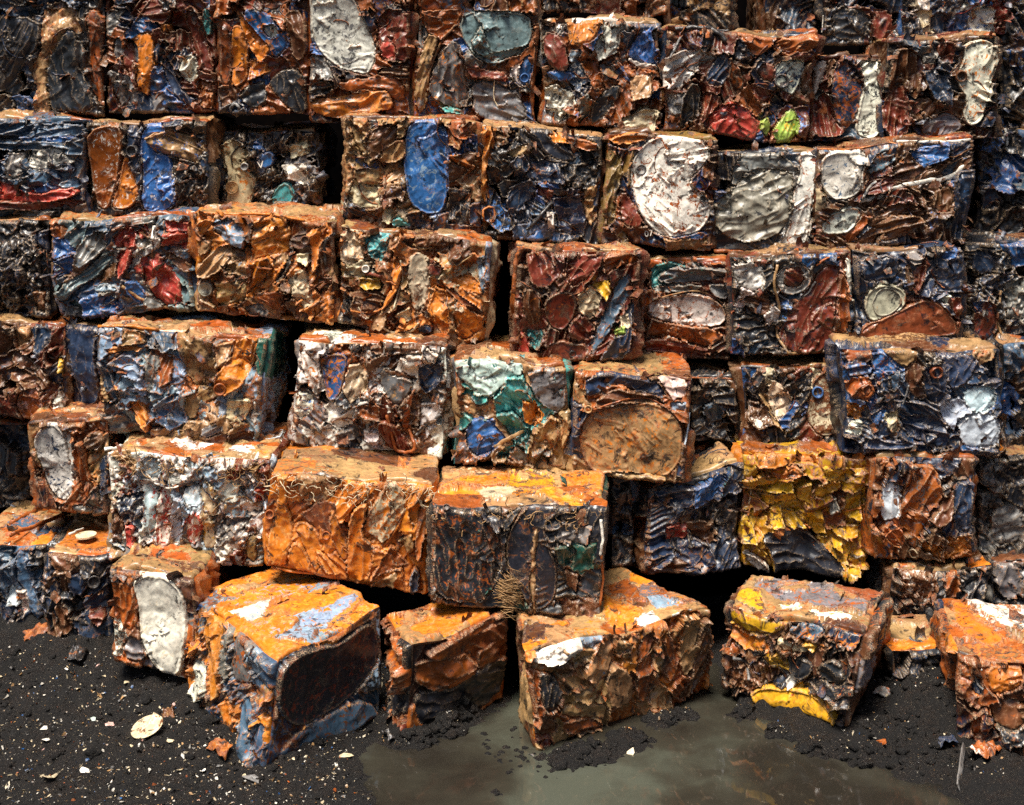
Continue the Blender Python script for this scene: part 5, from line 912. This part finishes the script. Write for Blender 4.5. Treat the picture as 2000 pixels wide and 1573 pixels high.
def scrap_lump(px, py, size, col, col2, label, rust):
    """a torn, crumpled piece of sheet lying on the ground"""
    P = on_ground(px, py); s = size / (FPX / P[1]) / 2; r = np.random.default_rng(int(px)); m = 18
    U, W = np.meshgrid(np.linspace(-1, 1, m), np.linspace(-.7, .7, m)); u, w = U.ravel(), W.ravel()
    k = 1 + .35 * gn(np.arctan2(w, u) * 1.3 + px, np.full(len(u), py * .1), 60); x = u * k; y = w * k
    z = .34 + .42 * (1 - 2.2 * np.abs(gn(x * 1.1 + px, y * 1.6, 61))) + .22 * facets(x * 1.7 + px, y * 2.0, 5) + .12 * facets(x * 4 + px, y * 4, 6) - .25 * (x * x + y * y)
    V = np.stack([x, y, z], 1) * s; n = len(V); V = np.concatenate([V, V - [0, 0, .02 * s + .002]])
    VI = np.arange(n).reshape(m, m); Q = np.stack([VI[:-1, :-1], VI[:-1, 1:], VI[1:, 1:], VI[1:, :-1]], -1).reshape(-1, 4)
    rim = list(VI[0]) + list(VI[1:, -1]) + list(VI[-1, :-1][::-1]) + list(VI[1:-1, 0][::-1])
    F = np.concatenate([Q, Q[:, ::-1] + n, np.array([(rim[i], rim[i] + n, rim[(i + 1) % len(rim)] + n, rim[(i + 1) % len(rim)]) for i in range(len(rim))])])
    o = mesh_obj("rusty_scrap", V, F, METAL, attrs=dict(paint=(*PAL[col], .8), paint2=PAL[col2], wear=(rust, .4, .6, .2))); o.location = P; o.rotation_euler = (r.uniform(-.2, .4), r.uniform(-.3, .3), r.uniform(0, 6)); tag(o, label, "scrap")
scrap_lump(430, 1466, 46, "O", "T", "torn orange rust fragment before the tilted bale", .7)
scrap_lump(1925, 1470, 62, "X", "W", "rust red crusty scrap lump at the lower right corner", .5)
scrap_lump(80, 1240, 60, "X", "B", "rusty crushed strip at the foot of the slate blue bale", .6)
scrap_lump(1846, 1420, 50, "N", "G", "dark wet crumpled scrap on the slope at lower right", .1)
scrap_lump(1728, 1350, 40, "G", "X", "grey torn scrap on the soil right of the yellow footed bale", .2)
scrap_lump(1690, 1330, 34, "B", "X", "brown torn scrap in the shade behind the yellow footed bale", .4)
scrap_lump(150, 1262, 44, "K", "B", "black crumpled sheet on the soil before the shaded bale", .2)
scrap_lump(330, 1352, 34, "B", "T", "brown crumpled sheet at the foot of the white oval drum end", .3)
scrap_lump(760, 1440, 34, "K", "G", "dark crumpled sheet at the waterline between the two front bales", .2)

# fibres and wire hanging from the edges of three bales
def fibres(bl, edge, n, col, seed, lo=.03, hi=.10):
    r = np.random.default_rng(seed); root, out = bl; base = np.array(root.location); f = out["F"]; VV = []; FF = []; o = 0
    row = f.P[-4]
    for _ in range(n):
        j = r.integers(2, len(row) - 2); P = row[j] + np.array([0, -.01, r.uniform(-.10, .02) if edge == "top" else 0]); L = [P]; d = np.array([r.normal(0, 1), -abs(r.normal(0, .5)), r.normal(0, .8)]); ln = r.uniform(lo, hi)
        for k in range(5): d = d / np.linalg.norm(d) + r.normal(0, .55, 3); d[1] = -abs(d[1]) * .4; L.append(L[-1] + d / np.linalg.norm(d) * ln / 5)
        V, F = tube_mesh(np.array(L) - base, r.uniform(.0012, .0028), 4); VV.append(V); FF.extend([tuple(i + o for i in q) for q in F]); o += len(V)
    ob = mesh_obj("frayed_fibres", np.concatenate(VV), FF, METAL, root, dict(paint=PAL[col], paint2=PAL["T"], wear=(.2, .4, .6, .1))); ob["kind"] = "stuff"
fibres(bale44, "top", 120, "T", 1); fibres(bale45, "top", 110, "C", 2); fibres(bale46, "top", 40, "T", 3)
def straw(bl, px, n, seed):
    r = np.random.default_rng(seed); root, out = bl; base = np.array(root.location); f = out["F"]; c = f.P.reshape(-1, 3)[((f.px.reshape(-1, 2) - np.array(px)) ** 2).sum(1).argmin()]; VV = []; FF = []; o = 0
    for _ in range(n):
        a = r.uniform(-.5, .9); ln = r.uniform(.05, .11); P = c + np.array([r.normal(0, .022), -.012 - r.uniform(0, .02), r.normal(0, .045)]); dd = np.array([math.cos(a), -.2, -math.sin(a)]) * ln
        L = [P - dd / 2, P + [0, -.008, .004], P + dd / 2]; V, F = tube_mesh(np.array(L) - base, r.uniform(.0007, .0017), 4); VV.append(V); FF.extend([tuple(i + o for i in q) for q in F]); o += len(V)
    ob = mesh_obj("wire_bundle", np.concatenate(VV), FF, METAL, root, dict(paint=PAL["T"], paint2=PAL["K"], wear=(.2, .4, .5, .1))); ob["kind"] = "stuff"
straw(bale46, (998, 1150), 190, 4)
